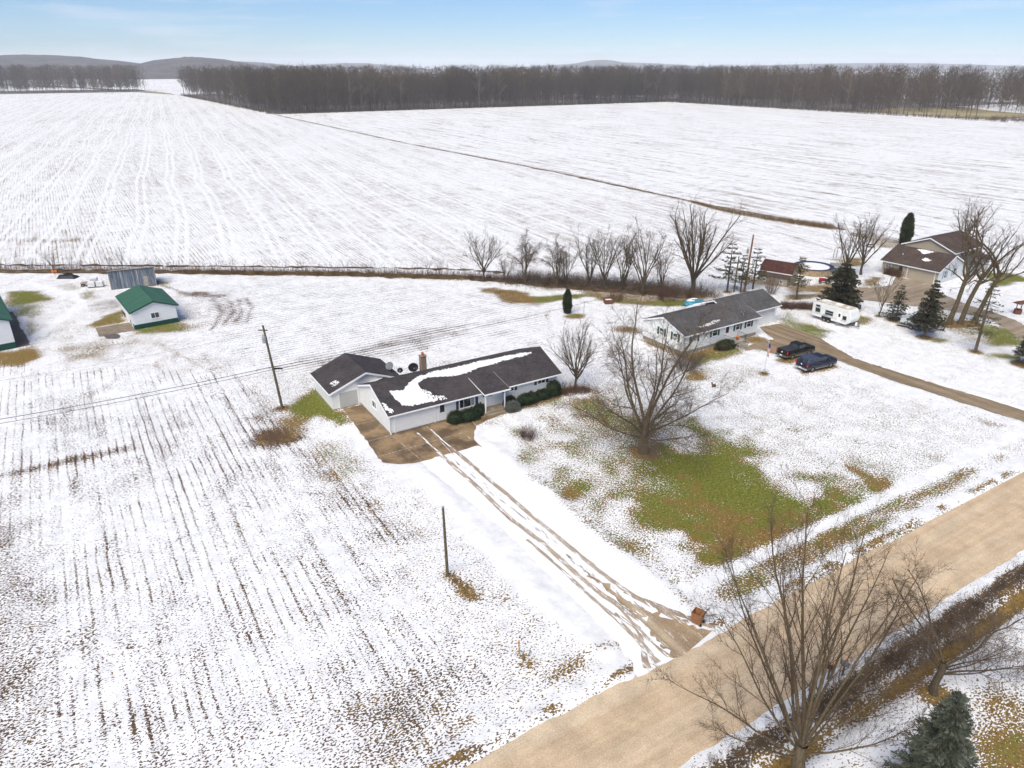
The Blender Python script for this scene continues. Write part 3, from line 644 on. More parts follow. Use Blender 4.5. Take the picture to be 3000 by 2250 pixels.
def gable_roof(par, x0, x1, ye0, ye1, ze, zr, m, trim='white_trim', th=.13, axis='x', yr=None, zb=None):
    """two slopes; ridge along axis; ye* are eave lines, ze eave height (roof surface), zr ridge"""
    yr = (ye0 + ye1) / 2 if yr is None else yr; zb = ze if zb is None else zb
    P = (lambda t, y, z: (t, y, z)) if axis == 'x' else (lambda t, y, z: (-y, t, z)) if axis == '-y' else (lambda t, y, z: (y, t, z))
    r = MB()
    for (ya, za) in ((ye0, ze), (ye1, zb)):
        r.hull([P(x0, ya, za - th), P(x1, ya, za - th), P(x1, yr, zr - th), P(x0, yr, zr - th)], [P(x0, ya, za), P(x1, ya, za), P(x1, yr, zr), P(x0, yr, zr)])
    ro = r.build('roof', M[m], par)
    c = MB()
    for s, (ya, za) in ((-1, (ye0, ze)), (1, (ye1, zb))):
        k = .14 / abs(yr - ya); c.hull([P(x0, yr, zr + .004), P(x1, yr, zr + .004), P(x1, yr + (ya - yr) * k, zr + (za - zr) * k + .004), P(x0, yr + (ya - yr) * k, zr + (za - zr) * k + .004)],
                                       [P(x0, yr, zr + .03), P(x1, yr, zr + .03), P(x1, yr + (ya - yr) * k, zr + (za - zr) * k + .02), P(x0, yr + (ya - yr) * k, zr + (za - zr) * k + .02)])
    c.build('ridge_cap', M[m], ro)
    for t, s in ((x0, -1), (x1, 1)):
        b = MB()
        for (ya, za) in ((ye0, ze), (ye1, zb)):
            b.hull([P(t, ya, za - .24), P(t + s * .035, ya, za - .24), P(t + s * .035, yr, zr - .24), P(t, yr, zr - .24)], [P(t, ya, za - .015), P(t + s * .035, ya, za - .015), P(t + s * .035, yr, zr - .015), P(t, yr, zr - .015)])
        b.build('bargeboard', M[trim], ro)
    for ya, za, s in ((ye0, ze, -1), (ye1, zb, 1)):
        g = MB(); e = sorted((ya, ya + s * .10))
        a = [P(x0, e[0], za - .17), P(x1, e[0], za - .17), P(x1, e[1], za - .17), P(x0, e[1], za - .17)]
        g.hull(a, [(p[0], p[1], p[2] + .13) for p in a]); g.build('gutter', M[trim], ro)
    return ro
def gable_walls(par, x0, x1, y0, y1, zw, zr, m, axis='x', z0=0.0, yr=None):
    yr = (y0 + y1) / 2 if yr is None else yr
    w = MB(); pr = [(y0, z0), (y1, z0), (y1, zw), (yr, zr), (y0, zw)]
    if axis == 'x': w.prism(pr, 'x', x0, x1)
    else: w.prism(pr, 'y', x0, x1)
    return w.build('wall', M[m], par)
def roof_snow(par, polys, zf, cell=(.11, .14), th=.022, seed=3, thin=0.0, name='roof_snow'):
    """a crusted sheet of snow lying on a slope z = zf(x, y), with a ragged shingle-stepped edge"""
    V = []; F = []; rr = np.random.default_rng(seed)
    xs = [p[0] for P in polys for p in P]; ys = [p[1] for P in polys for p in P]
    nxx = int((max(xs) - min(xs)) / cell[0]) + 2; nyy = int((max(ys) - min(ys)) / cell[1]) + 2
    gx_ = min(xs) + np.arange(nxx) * cell[0]; gy_ = min(ys) + np.arange(nyy) * cell[1]
    GX, GY = np.meshgrid(gx_, gy_, indexing='ij'); d = np.max([sdf(P, GX, GY) for P in polys], axis=0)
    d = d + (rr.random(d.shape) - .5) * .14 + (vnoise(GX, GY, .9, seed) - .5) * .14
    if thin: d = d - thin * (rr.random(d.shape) > .55)
    on = d > 0; mb = MB()
    for i in range(nxx):
        j = 0
        while j < nyy:
            if not on[i, j]: j += 1; continue
            k = j
            while k < nyy and on[i, k]: k += 1
            off = 0; xa, xb = gx_[i], gx_[i] + cell[0]; ya, yb = gy_[j], gy_[k - 1] + cell[1]; t = th
            mb.hull([(xa, ya, zf(xa, ya) + .002), (xb, ya, zf(xb, ya) + .002), (xb, yb, zf(xb, yb) + .002), (xa, yb, zf(xa, yb) + .002)],
                    [(xa, ya, zf(xa, ya) + t * .5), (xb, ya, zf(xb, ya) + t * .5), (xb, yb, zf(xb, yb) + t), (xa, yb, zf(xa, yb) + t)]); j = k
    o = mb.build(name, M['snow'], par)
    if thin: tag(o, kind='stuff')
    return o

# ---- main ranch house
hA = empty('ranch_house', FA, GA, 'long white ranch house with dark shingle roof streaked with snow', 'house')
gable_walls(hA, 0, 22.1, 0, 9.1, 2.42, 4.13, 'white_siding')
fo = MB().box(-.02, 22.12, -.02, 9.12, 0, .14).build('foundation', M['foundation'], hA)
gable_roof(hA, -.3, 22.55, -.38, 9.48, 2.44, 4.36, 'shingle_dark')
zfA = lambda x, y: 2.44 + (y + .38) * (4.36 - 2.44) / 4.93
roof_snow(hA, [[(1.22, 2.89), (2.14, 2.8), (2.66, 2.64), (3.86, 3.27), (4.79, 3.79), (5.8, 4.11), (6.98, 4.2), (7.85, 4.2), (11.14, 4.2), (14.6, 4.25), (17.98, 4.15), (20.11, 3.97), (20.73, 3.79), (19.42, 3.6), (15.81, 3.51), (13.12, 3.32), (10.4, 2.9), (8.48, 3.1), (7.53, 3.4), (6.53, 3.6), (5.67, 3.5), (4.9, 3.1), (4.84, 2.28), (4.82, 1.3), (4.99, 0.67), (5.78, 0.33), (5.64, .05), (2.69, 0.24), (1.76, 0.52), (1.53, 1.45), (1.31, 2.28)]], zfA, seed=5)
roof_snow(hA, [[(4.7, 2.4), (5.2, 2.0), (5.9, .8), (7.0, .35), (7.0, .0), (5.2, .1), (4.7, .8)]], zfA, seed=8, thin=.5)
roof_snow(hA, [[(-.2, 1.5), (0.1, 1.3), (.3, .6), (.45, .1), (.15, -.1), (-.2, .5)]], zfA, seed=6)
fy = face_y(0)
gd = garage_door(hA, fy, .58, 5.35, .06, 2.08, 4)
for s, a in ((1, .58), (-1, 5.35)):
    MB().prism([(a, 2.08), (a + s * .38, 2.08), (a, 1.70)], 'y', -.045, -.03).build('corner_trim', M['white_trim'], gd)
door(hA, fy, 5.9, 6.72, .14, 2.2, 'glass', (.48, .92), hinge=-1)
window(hA, fy, 8.55, 10.42, 1.02, 2.26, splits=[8.55, 9.07, 9.98, 10.42], glass=['glass', 'glass', 'curtain'])
shutter(hA, fy, 8.08, 8.42, .95, 2.30, 'navy'); shutter(hA, fy, 10.60, 10.95, .95, 2.30, 'navy')
window(hA, fy, 14.72, 15.78, 1.62, 2.28, glass=['curtain', 'glass']); shutter(hA, fy, 15.94, 16.28, 1.56, 2.32, 'navy'); shutter(hA, fy, 14.2, 14.54, 1.56, 2.32, 'navy')
window(hA, fy, 19.25, 20.28, 1.62, 2.28, glass=['glass', 'glass']); shutter(hA, fy, 18.74, 19.1, 1.56, 2.32, 'navy'); shutter(hA, fy, 20.42, 20.78, 1.56, 2.32, 'navy')
window(hA, face_x(0), 3.9, 5.0, 1.45, 2.2, glass=['curtain', 'glass'])
door(hA, fy, 12.15, 13.02, .40, 2.38, 'orange_glass', (.62, .9), hinge=-1)
MB().box(11.05, 13.95, -1.45, -.03, .005, .32).build('porch_floor', M['concrete'], hA)
MB().box(11.4, 13.6, -1.85, -1.46, .005, .16).build('porch_step', M['concrete'], hA)
for x in (11.2, 13.75): MB().box(x - .055, x + .055, -1.40, -1.29, .32, 2.70).build('porch_post', M['white_trim'], hA)
pr = MB(); zp = lambda y: 2.80 + (y + 1.6) * .175
pr.hull([(10.95, -1.6, zp(-1.6) - .1), (14.35, -1.6, zp(-1.6) - .1), (14.35, 2.7, zp(2.7) - .1), (10.95, 2.7, zp(2.7) - .1)], [(10.95, -1.6, zp(-1.6)), (14.35, -1.6, zp(-1.6)), (14.35, 2.7, zp(2.7)), (10.95, 2.7, zp(2.7))])
po = pr.build('porch_roof', M['shingle_dark'], hA)
for x, s in ((10.95, -1), (14.35, 1)):
    MB().hull([(x, -1.6, zp(-1.6) - .17), (x + s * .03, -1.6, zp(-1.6) - .17), (x + s * .03, 2.4, zp(2.4) - .05), (x, 2.4, zp(2.4) - .05)], [(x, -1.6, zp(-1.6) - .01), (x + s * .03, -1.6, zp(-1.6) - .01), (x + s * .03, 2.7, zp(2.7) - .01), (x, 2.7, zp(2.7) - .01)]).build('bargeboard', M['white_trim'], po)
MB().box(10.95, 14.4, -1.72, -1.61, zp(-1.6) - .16, zp(-1.6) - .02).build('gutter', M['white_trim'], po)
MB().box(7.0 + 4.6, 11.72, -.12, -.03, 1.75, 2.0).build('wall_lantern', M['black'], hA)
ds = MB(); ds.tube([(-.06, -.42, 2.30), (-.05, -.1, 2.1), (-.05, -.06, .3), (-.05, -.3, .12)], .045, 6); ds.build('downspout', M['white_trim'], hA)
ch = MB(); ch.box(8.08, 8.78, 9.12, 9.78, 0, 4.30); cho = ch.build('chimney', M['brick'], hA); MB().box(8.02, 8.84, 9.06, 9.84, 4.30, 4.40).build('chimney_cap', M['concrete'], cho)
MB().lathe([(.16, 4.4), (.17, 4.75), (.13, 4.8)], (8.43, 9.45, 0), 8).build('flue_pot', M['terracotta'], cho)
# ---- garage behind it
FG = fA(-3.47, 9.05)
hG = empty('gabled_garage', FG, GA, 'small white gabled garage with dark roof behind the ranch house', 'garage')
gable_walls(hG, 0, 6.5, 0, 8.45, 2.35, 3.93, 'white_siding', axis='y')
MB().box(-.02, 8.47, -.02, 6.52, 0, .16).build('foundation', M['foundation'], hG)
gr = gable_roof(hG, -.42, 6.85, -.38, 8.83, 2.37, 4.13, 'shingle_dark', axis='y')
roof_snow(hG, [[(.35, .8), (.7, .5), (1.25, .7), (1.2, 1.5), (.9, 2.0), (.5, 1.6)]], lambda x, y: 2.37 + (x + .38) * 1.76 / 4.605, cell=(.09, .15), seed=4, thin=.45)
garage_door(hG, face_y(0), .9, 3.1, .05, 2.05, 4, 'grey_siding')
br_ = MB().hull([(3.7, -.5, 2.45), (6.2, -.5, 2.95), (6.2, .0, 2.9), (3.7, 0, 2.40)], [(3.7, -.5, 2.5), (6.2, -.5, 3.0), (6.2, .0, 2.95), (3.7, 0, 2.45)])
br_.build('roof_snow', M['snow'], hG)
# ---- satellite dishes
def dish(loc, rz, r, m, tilt, mast, label, bz=0.0):
    d = empty('satellite_dish', loc, rz, label, 'satellite dish', 'satellite dishes on the roofs')
    mt = MB().tube([(0, 0, 0), (0, .05, mast * .6), (0, .0, mast)], .03, 6).build('mast', M['white_trim'], d)
    V = MB(); n = 14; rings = [(0, -.06), (.5, -.045), (.85, -.015), (1, .02)]
    V.v.append((0, 0, -.06 * r))
    for q, h in rings[1:]:
        for i in range(n):
            t = 2 * math.pi * i / n; V.v.append((q * r * 1.1 * math.cos(t), q * r * .95 * math.sin(t), h * r * 3))
    for i in range(n): V.f.append((0, 1 + i, 1 + (i + 1) % n))
    for k in range(2):
        for i in range(n): V.f.append((1 + k * n + i, 1 + (k + 1) * n + i, 1 + (k + 1) * n + (i + 1) % n, 1 + k * n + (i + 1) % n))
    o = V.build('reflector', M[m], d, smooth=True); so = o.modifiers.new('s', 'SOLIDIFY'); so.thickness = .02
    o.location = (0, -.06, mast + .1); o.rotation_euler = (R(tilt), 0, 0)
    MB().tube([(0, -.10, mast - .1), (0, -r * .9, mast + .15)], .018, 5).build('feed_arm', M['grey_metal'], d)
    MB().box(-.05, .05, -r * .95 - .06, -r * .95 + .06, mast + .1, mast + .22).build('feed_horn', M['grey_metal'], d)
    return d
p = fA(4.55, 10.7); dish((p[0], p[1], 2.75), GA - 60, .52, 'dish_grey', 55, .55, 'grey satellite dish on the back edge of the small garage roof')
p = fA(5.6, 10.0); dish((p[0], p[1], 2.3), GA - 30, .32, 'black', 70, .45, 'little black satellite dish beside the grey one at the garage')
p = fA(7.1, 9.45); dish((p[0], p[1], 2.25), GA - 10, .58, 'black', 68, .75, 'large black satellite dish near the brick chimney')
# ---- neighbour's house
FB = (23.72, 92.72)
hB = empty('neighbour_house', FB, 33.0, 'white house with grey shingle roof and green shutters behind the parked pickups', 'house')
gable_walls(hB, 0.2, 15.5, 0.2, 8.4, 3.0, 4.40, 'white_siding', z0=.55)
MB().box(.25, 15.45, .25, 8.35, 0, .56).build('foundation', M['foundation'], hB)
rB = gable_roof(hB, -.05, 15.75, -.15, 8.75, 3.0, 4.58, 'shingle_grey')
zfB = lambda x, y: 3.0 + (y + .15) * 1.58 / 4.45
roof_snow(hB, [[(3.2, .9), (5.2, 1.0), (6.6, 1.2), (8.2, 1.35), (8.2, .95), (6.0, .6), (4.0, .6)]], zfB, cell=(.13, .14), seed=9, thin=.5)
MB().lathe([(.05, 0), (.05, .55)], (9.6, 5.2, 4.2), 8).build('vent_pipe', M['black'], rB)
fb = face_y(.2)
for a in (1.75, 5.85, 10.70, 13.10):
    wd = .95 if a < 6 else .78
    window(hB, fb, a, a + wd, 1.75, 2.85, hung=True, glass=['curtain' if a < 2 else 'glass', 'glass'])
    shutter(hB, fb, a - .50, a - .12, 1.66, 2.93, 'dkgreen'); shutter(hB, fb, a + wd + .12, a + wd + .50, 1.66, 2.93, 'dkgreen')
fl = face_x(.2)
for a in (1.5, 4.2):
    window(hB, fl, a, a + .75, 1.8, 2.75, hung=True, glass=['curtain', 'glass']); shutter(hB, fl, a - .5, a - .12, 1.7, 2.85, 'dkgreen'); shutter(hB, fl, a + .87, a + 1.25, 1.7, 2.85, 'dkgreen')
door(hB, fb, 8.45, 9.35, .75, 2.80, 'glass', (.45, .95))
MB().box(8.1, 11.2, -1.6, .16, .55, .70).build('porch_deck', M['wood_grey'], hB)
for k in range(3): MB().box(9.2, 10.6, -2.0 - .28 * k, -1.62 - .28 * k + .0, .40 - .16 * k, .46 - .16 * k).build('porch_step', M['wood_grey'], hB)
rl = MB()
for x, y0, y1 in ((8.15, -1.55, .1), (11.15, -1.55, .1)):
    rl.tube([(x, y0, 1.55), (x, y1, 1.55)], .022, 5)
    for t in np.linspace(y0, y1, 9): rl.tube([(x, t, .7), (x, t, 1.55)], .014, 4)
for x0, x1 in ((8.15, 9.15), (10.65, 11.15)):
    rl.tube([(x0, -1.55, 1.55), (x1, -1.55, 1.55)], .022, 5)
    for t in np.linspace(x0, x1, 6): rl.tube([(t, -1.55, .7), (t, -1.55, 1.55)], .014, 4)
rl.build('railing', M['black'], hB)
for x in (9.1, 10.7): MB().box(x - .06, x + .06, -2.3, -2.18, 0, 1.0).build('stair_post', M['wood_grey'], hB)
MB().box(15.6, 23.2, 3.1, 9.7, 0, 2.65).prism([(3.1, 2.65), (9.7, 2.65), (6.4, 4.0)], 'x', 15.6, 23.2).build('garage_wall', M['white_siding'], hB)
gable_roof(hB, 12.4, 23.6, 2.35, 10.2, 2.78, 4.42, 'shingle_grey')
garage_door(hB, face_y(3.1), 17.2, 22.2, .05, 2.1, 4)
MB().tube([(23.1, 2.6, 2.5), (23.15, 2.9, 2.3), (23.15, 2.95, .2), (23.6, 2.2, .06)], .05, 6).build('downspout', M['white_trim'], hB)
MB().hull([(11.2, 8.0, 2.6), (16.6, 7.6, 2.6), (16.6, 10.0, 2.4), (11.2, 10.4, 2.4)], [(11.2, 8.0, 3.35), (16.6, 7.6, 3.75), (16.6, 10.0, 2.6), (11.2, 10.4, 2.6)]).build('rear_porch_roof', M['snow'], hB)
pB = lambda x, y: (FB[0] + x * math.cos(R(33)) - y * math.sin(R(33)), FB[1] + x * math.sin(R(33)) + y * math.cos(R(33)))
p = pB(12.9, .9); dish((p[0], p[1], zfB(0, .9)), 33 - 150, .36, 'dish_grey', 60, .35, 'small dish mounted low on the neighbour house front roof')
# planter with flowers on the porch
p = pB(10.0, -.9); t = empty('flower_planter', (p[0], p[1], .70), 33, 'planter with orange flowers on the neighbour porch', 'planter')
MB().lathe([(.16, 0), (.24, .35), (.26, .36), (.22, .33)], n=10).build('pot', M['terracotta'], t)
fl_ = MB()
for k in range(26):
    a, r_2 = rng.random() * 6.28, rng.random() * .28; c = (r_2 * math.cos(a), r_2 * math.sin(a), .42 + rng.random() * .3); fl_.lathe([(.02, -.05), (.07, 0), (.02, .05)], c, 6)
fl_.build('flowers', mat('orange_flowers', (.75, .25, .02), .7, .3, 8), t)
# ---- house C
FC = (78.3, 128.4)
hC = empty('far_house', FC, 35.5, 'tan and grey house with brown roof among trees at the right', 'house')
gable_walls(hC, 0, 10.6, 0.0, 9.8, 2.5, 4.62, 'tan_siding', axis='y')
gable_roof(hC, -.35, 11.0, -.45, 10.2, 2.5, 4.85, 'shingle_brown', axis='y')
fc = face_x(0)
garage_door(hC, fc, .6, 5.6, .05, 2.1, 4, 'tan_siding'); door(hC, fc, 6.5, 7.4, .1, 2.15, 'glass', (.5, .95), m='tan_siding')
window(hC, fc, 8.9, 9.9, 1.2, 2.1, glass='curtain')
w2 = MB().box(-.0, 9.8, -.012, -.004, 0, 2.4); w2.prism([(0, 2.4), (9.8, 2.4), (4.9, 4.5)], 'y', -.012, -.004).build('gable_siding', mat('pale_siding', (.62, .64, .64), .6, .05), hC)
fs = face_y(-.012)
for a in (2.2, 5.6):
    window(hC, fs, a, a + .8, .9, 2.2, hung=True); shutter(hC, fs, a - .5, a - .12, .8, 2.3, 'ltblue'); shutter(hC, fs, a + .92, a + 1.3, .8, 2.3, 'ltblue')
w3 = MB().prism([(2.0, 0), (11.5, 0), (11.5, 4.4), (6.75, 6.1), (2.0, 4.4)], 'x', 9.0, 20.5).build('upper_wall', M['tan_siding'], hC)
gable_roof(hC, 8.6, 20.9, 1.5, 12.0, 4.35, 6.4, 'shingle_brown')
for a in (12.0, 16.0): window(hC, face_y(2.0), a, a + 1.0, 3.3, 4.15, hung=True)
MB().box(10.0, 19.0, -.6, 2.0, 0, 2.3).build('side_wing_wall', M['grey_siding'], hC)
MB().hull([(9.6, -1.1, 2.3), (19.4, -1.1, 2.3), (19.4, 1.98, 3.2), (9.6, 1.98, 3.2)], [(9.6, -1.1, 2.42), (19.4, -1.1, 2.42), (19.4, 1.98, 3.32), (9.6, 1.98, 3.32)]).build('side_wing_roof', M['shingle_grey'], hC)
zfC = lambda x, y: 2.5 + (x + .45) * 2.35 / 5.325
roof_snow(hC, [[(3.4, 5.0), (4.7, 3.4), (4.8, 5.6), (4.4, 6.6)]], zfC, cell=(.16, .2), seed=2); roof_snow(hC, [[(1.5, 3.5), (2.1, 2.8), (2.5, 3.9), (1.9, 4.4)]], zfC, cell=(.16, .2), seed=3)
MB().lathe([(.05, 0), (.05, .5)], (2.2, 8.2, 3.5), 8).build('vent_pipe', M['white_trim'], hC)
# ---- green-roofed shed
hS = empty('metal_shed', (-57.65, 103.68), 36.6, 'white metal shed with green roof beside the concrete apron', 'shed')
gable_walls(hS, 0, 10.3, 0, 6.25, 2.85, 3.95, 'white_metal', axis='y')
for q in ((-.015, 6.265, -.015, .0), (-.015, 0, 0, 10.3), (6.25, 6.265, 0, 10.3)): MB().box(q[0], q[1], q[2], q[3], .02, .75).build('wainscot', M['green_dark'], hS)
def ribbed_roof(par, x0, x1, y0, y1, ze, zr, m, gap=.5):
    ro = gable_roof(par, y0, y1, x0, x1, ze, zr, m, trim='green_dark', th=.08, axis='y')
    xr = (x0 + x1) / 2; rb = MB()
    for t in np.arange(y0 + .2, y1 - .1, gap):
        for xe in (x0, x1):
            rb.hull([(xe, t, ze + .002), (xe, t + .05, ze + .002), (xr, t + .05, zr + .002), (xr, t, zr + .002)], [(xe, t + .01, ze + .03), (xe, t + .04, ze + .03), (xr, t + .04, zr + .03), (xr, t + .01, zr + .03)])
    rb.build('roof_ribs', M[m], ro); return ro
ribbed_roof(hS, -.35, 6.6, -.35, 10.6, 2.9, 4.12, 'green_metal')
window(hS, face_y(-.015), 2.55, 3.65, 1.35, 2.15); door(hS, face_x(-.015), 1.2, 2.1, .05, 2.05, None, m='white_metal')
MB().box(-.06, -.016, 3.2, 6.6, .05, 2.3).build('overhead_door', M['white_metal'], hS)
# ---- barn at the left edge
hL = empty('metal_barn', (-70.97, 96.0), 39, 'large white metal barn with green roof cut off by the left edge', 'barn')
gable_walls(hL, 0, 22, -12.5, 0, 4.1, 6.4, 'white_metal', axis='y')
MB().box(-12.5, .015, -.015, 0, .02, .95).build('wainscot', M['green_dark'], hL); MB().box(0, .015, 0, 22, .02, .95).build('wainscot', M['green_dark'], hL)
ribbed_roof(hL, -13.0, .45, -.4, 22.3, 4.25, 6.75, 'green_metal')
# ---- old grey outbuilding
hO = empty('grey_outbuilding', (-72.25, 125.05), 25.3, 'weathered blue grey wooden outbuilding with tin roof', 'outbuilding')
MB().prism([(0, 0), (4.0, 0), (4.0, 2.5), (0, 3.35)], 'x', 0, 7.45).build('wall', M['weathered'], hO)
ob = MB()
rr_ = random.Random(4); x = 0.0
boards = []
while x < 7.4:
    w = min(rr_.uniform(.16, .24), 7.44 - x)
    b = MB().box(x + .008, x + w - .006, -.03 - rr_.random() * .012, -.002, .02 + rr_.random() * .05, 3.3)
    boards.append(b); x += w
mw = [M['weathered'], mat('bare_boards', (.30, .31, .32), .9, .3, 1.2, stretch=(3, 3, .4), col2=(.42, .42, .41)), mat('slate_boards', (.10, .125, .16), .9, .3, 1.4, stretch=(3, 3, .3), col2=(.18, .21, .25))]
for b in boards: b.build('board', mw[rr_.choice([0, 0, 2, 2, 2, 1])], hO)
MB().hull([(-.15, -.3, 3.44), (7.6, -.3, 3.44), (7.6, 4.3, 2.46), (-.15, 4.3, 2.46)], [(-.15, -.3, 3.52), (7.6, -.3, 3.52), (7.6, 4.3, 2.54), (-.15, 4.3, 2.54)]).build('roof', M['tin'], hO)
MB().box(5.5, 6.2, -.06, -.045, .1, 1.9).build('door', M['wood_grey'], hO)
for x in (0, 7.35): MB().box(x - .03, x + .13, -.06, -.045, 0, 3.35).build('corner_board', M['tin'], hO)
# ---- gambrel shed, pool and deck
hD = empty('gambrel_shed', (46.5, 131.0), -38, 'small gambrel shed with red brown roof beside the pool', 'shed')
gp_ = [(0, 0), (4.2, 0), (4.2, 1.9), (3.7, 3.0), (2.1, 3.75), (.5, 3.0), (0, 1.9)]
MB().prism(gp_, 'x', 0, 5.6).build('wall', M['shed_siding'], hD)
gm = MB()
for a, b in zip(gp_[2:-1], gp_[3:]):
    nx_, nz_ = (b[1] - a[1]), -(b[0] - a[0]); L = math.hypot(nx_, nz_); o_ = (nx_ / L * .08, nz_ / L * .08)
    gm.hull([(-.25, a[0], a[1]), (5.85, a[0], a[1]), (5.85, b[0], b[1]), (-.25, b[0], b[1])], [(-.25, a[0] + o_[0], a[1] + o_[1]), (5.85, a[0] + o_[0], a[1] + o_[1]), (5.85, b[0] + o_[0], b[1] + o_[1]), (-.25, b[0] + o_[0], b[1] + o_[1])])
gm.build('roof', M['shingle_red'], hD)
MB().hull([(-.2, -1.5, 1.55), (5.8, -1.5, 1.55), (5.8, -.01, 1.95), (-.2, -.01, 1.95)], [(-.2, -1.5, 1.63), (5.8, -1.5, 1.63), (5.8, -.01, 2.03), (-.2, -.01, 2.03)]).build('lean_to_roof', M['shingle_brown'], hD)
MB().box(.1, 5.5, -1.3, -.01, 0, 1.5).build('lean_to_wall', M['shed_siding'], hD); MB().box(-.25, 5.85, -.14, -.02, 1.98, 2.12).build('fascia', M['white_trim'], hD)
for a in (1.0, 4.2): window(hD, face_y(-1.3), a, a + .5, .6, 1.15, frame='white_trim')
pl = empty('swimming_pool', (58.9, 137.2), 0, 'round above ground pool with dark blue cover and snow', 'pool')
MB().cyl((0, 0), 3.6, 'z', 0, 1.25, 36).build('pool_wall', M['pool_wall'], pl)
MB().lathe([(3.72, 1.25), (3.75, 1.33), (3.0, 1.34), (0.01, 1.22)], n=36).build('pool_cover', M['pool_blue'], pl)
MB().lathe([(2.9, 1.345), (2.6, 1.365), (.05, 1.34)], (-.2, -.5, 0), n=28).build('snow_sheet', M['snow'], pl)
for k in range(18):
    t = 2 * math.pi * k / 18; MB().box(-.05, .05, 3.6, 3.68, 0, 1.25).build('upright', M['wood_grey'], pl).rotation_euler = (0, 0, t)
dk = empty('pool_deck', (64.5, 138.2), -20, 'grey wooden deck with railings and stairs at the pool', 'deck')
for k in range(12): MB().box(-1.8, 1.8, -1.5 + .25 * k, -1.5 + .25 * k + .23, 1.15, 1.2).build('deck_board', M['wood_grey'], dk)
rl = MB(); rl.box(-1.8, 1.8, 1.42, 1.5, 2.0, 2.08)
for t in np.linspace(-1.75, 1.75, 13): rl.box(t - .025, t + .025, 1.44, 1.48, 1.2, 2.0)
rl.build('railing', M['white_trim'], dk)
for x in (-1.7, 1.7):
    for y in (-1.4, 1.4): MB().box(x - .06, x + .06, y - .06, y + .06, 0, 1.15).build('post', M['wood_grey'], dk)
st = MB()
for k in range(5): st.box(.2, 1.4, -1.8 - .27 * k, -1.55 - .27 * k, 1.0 - .22 * k, 1.04 - .22 * k)
for x in (.2, 1.4): st.hull([(x - .03, -1.5, 1.0), (x + .03, -1.5, 1.0), (x + .03, -2.95, 0), (x - .03, -2.95, 0)], [(x - .03, -1.5, 1.2), (x + .03, -1.5, 1.2), (x + .03, -2.95, .15), (x - .03, -2.95, .15)]); st.tube([(x, -1.5, 2.0), (x, -2.9, .95)], .035, 5); st.tube([(x, -2.9, 0), (x, -2.9, .95)], .035, 5)
st.build('stairs', M['white_trim'], dk)
ar = empty('garden_arbor', (68.2, 147.5), -60, 'grey wooden arch arbor behind the pool deck', 'arbor')
am = MB()
for y in (-.5, .5):
    am.tube([(-.9, y, 0), (-.9, y, 1.9), (-.7, y, 2.3), (0, y, 2.5), (.7, y, 2.3), (.9, y, 1.9), (.9, y, 0)], .07, 6)
for x, z in ((-.9, .8), (-.9, 1.5), (-.6, 2.35), (0, 2.5), (.6, 2.35), (.9, 1.5), (.9, .8)): am.tube([(x, -.5, z), (x, .5, z)], .04, 5)
am.build('arch_frame', M['wood_grey'], ar)
# ---- tarp-covered inflatable pool behind the neighbour's house
p = pB(18.6, 15.8); tp = empty('tarp_heap', (*p, 0), 33, 'turquoise tarp heap dusted with snow behind the neighbour house', 'tarp')
V = []; F = []
for i in range(13):
    for j in range(9):
        a, b = (i / 12 - .5) * 2, (j / 8 - .5) * 2; e = max(0, 1 - (a ** 4 + b ** 4) * .9); V.append((a * 1.9, b * 1.2, .95 * e ** .5 + .1 * math.sin(5 * a + 3 * b) * e))
for i in range(12):
    for j in range(8): F.append((i * 9 + j, (i + 1) * 9 + j, (i + 1) * 9 + j + 1, i * 9 + j + 1))
tb = MB(); tb.v = V; tb.f = F; tb.build('tarp', M['blue_tarp'], tp, smooth=True)
V2 = [(x * .8, y * .7 + .25, z + .05 if (abs(x) < 1.6 and abs(y) < 1.0) else z * .6) for x, y, z in V]; tb = MB(); tb.v = V2; tb.f = F; tb.build('snow_cap', M['snow'], tp, smooth=True)
# ------------------------------------------------------------------ vehicles
def wheel(par, x, y, r, w, side):
    wh = empty('wheel', (x, y, r)); wh.parent = par
    n = 18; t = MB(); prof = [(r * .62, -w / 2), (r * .93, -w / 2), (r, -w * .3), (r, w * .3), (r * .93, w / 2), (r * .62, w / 2)]
    V = [(q * math.cos(2 * math.pi * i / n), yy, q * math.sin(2 * math.pi * i / n)) for q, yy in prof for i in range(n)]
    F = [(k * n + i, k * n + (i + 1) % n, (k + 1) * n + (i + 1) % n, (k + 1) * n + i) for k in range(5) for i in range(n)]
    t.add(V, F).build('tyre', M['rubber'], wh)
    rm = MB().cyl((0, 0), r * .63, 'y', min(side * w * .18, side * w * .36), max(side * w * .18, side * w * .36), 16)
    for k in range(5):
        a = 2 * math.pi * k / 5; c, s_ = math.cos(a), math.sin(a); q = [(r * .12, -r * .09), (r * .55, -r * .05), (r * .55, r * .05), (r * .12, r * .09)]
        rm.prism([(u_ * c - v_ * s_, u_ * s_ + v_ * c) for u_, v_ in q], 'y', *sorted((side * w * .365, side * w * .46)))
    rm.build('rim', M['rim'], wh); return wh
def quad_on(name, pts, m, par, th=.012):
    """thin plate with four corners, pushed out along its normal"""
    P = [np.array(p, float) for p in pts]; nn = np.cross(P[1] - P[0], P[2] - P[0]); nn /= np.linalg.norm(nn)
    return MB().hull([p + nn * .002 for p in P], [p + nn * th for p in P]).build(name, M[m], par)
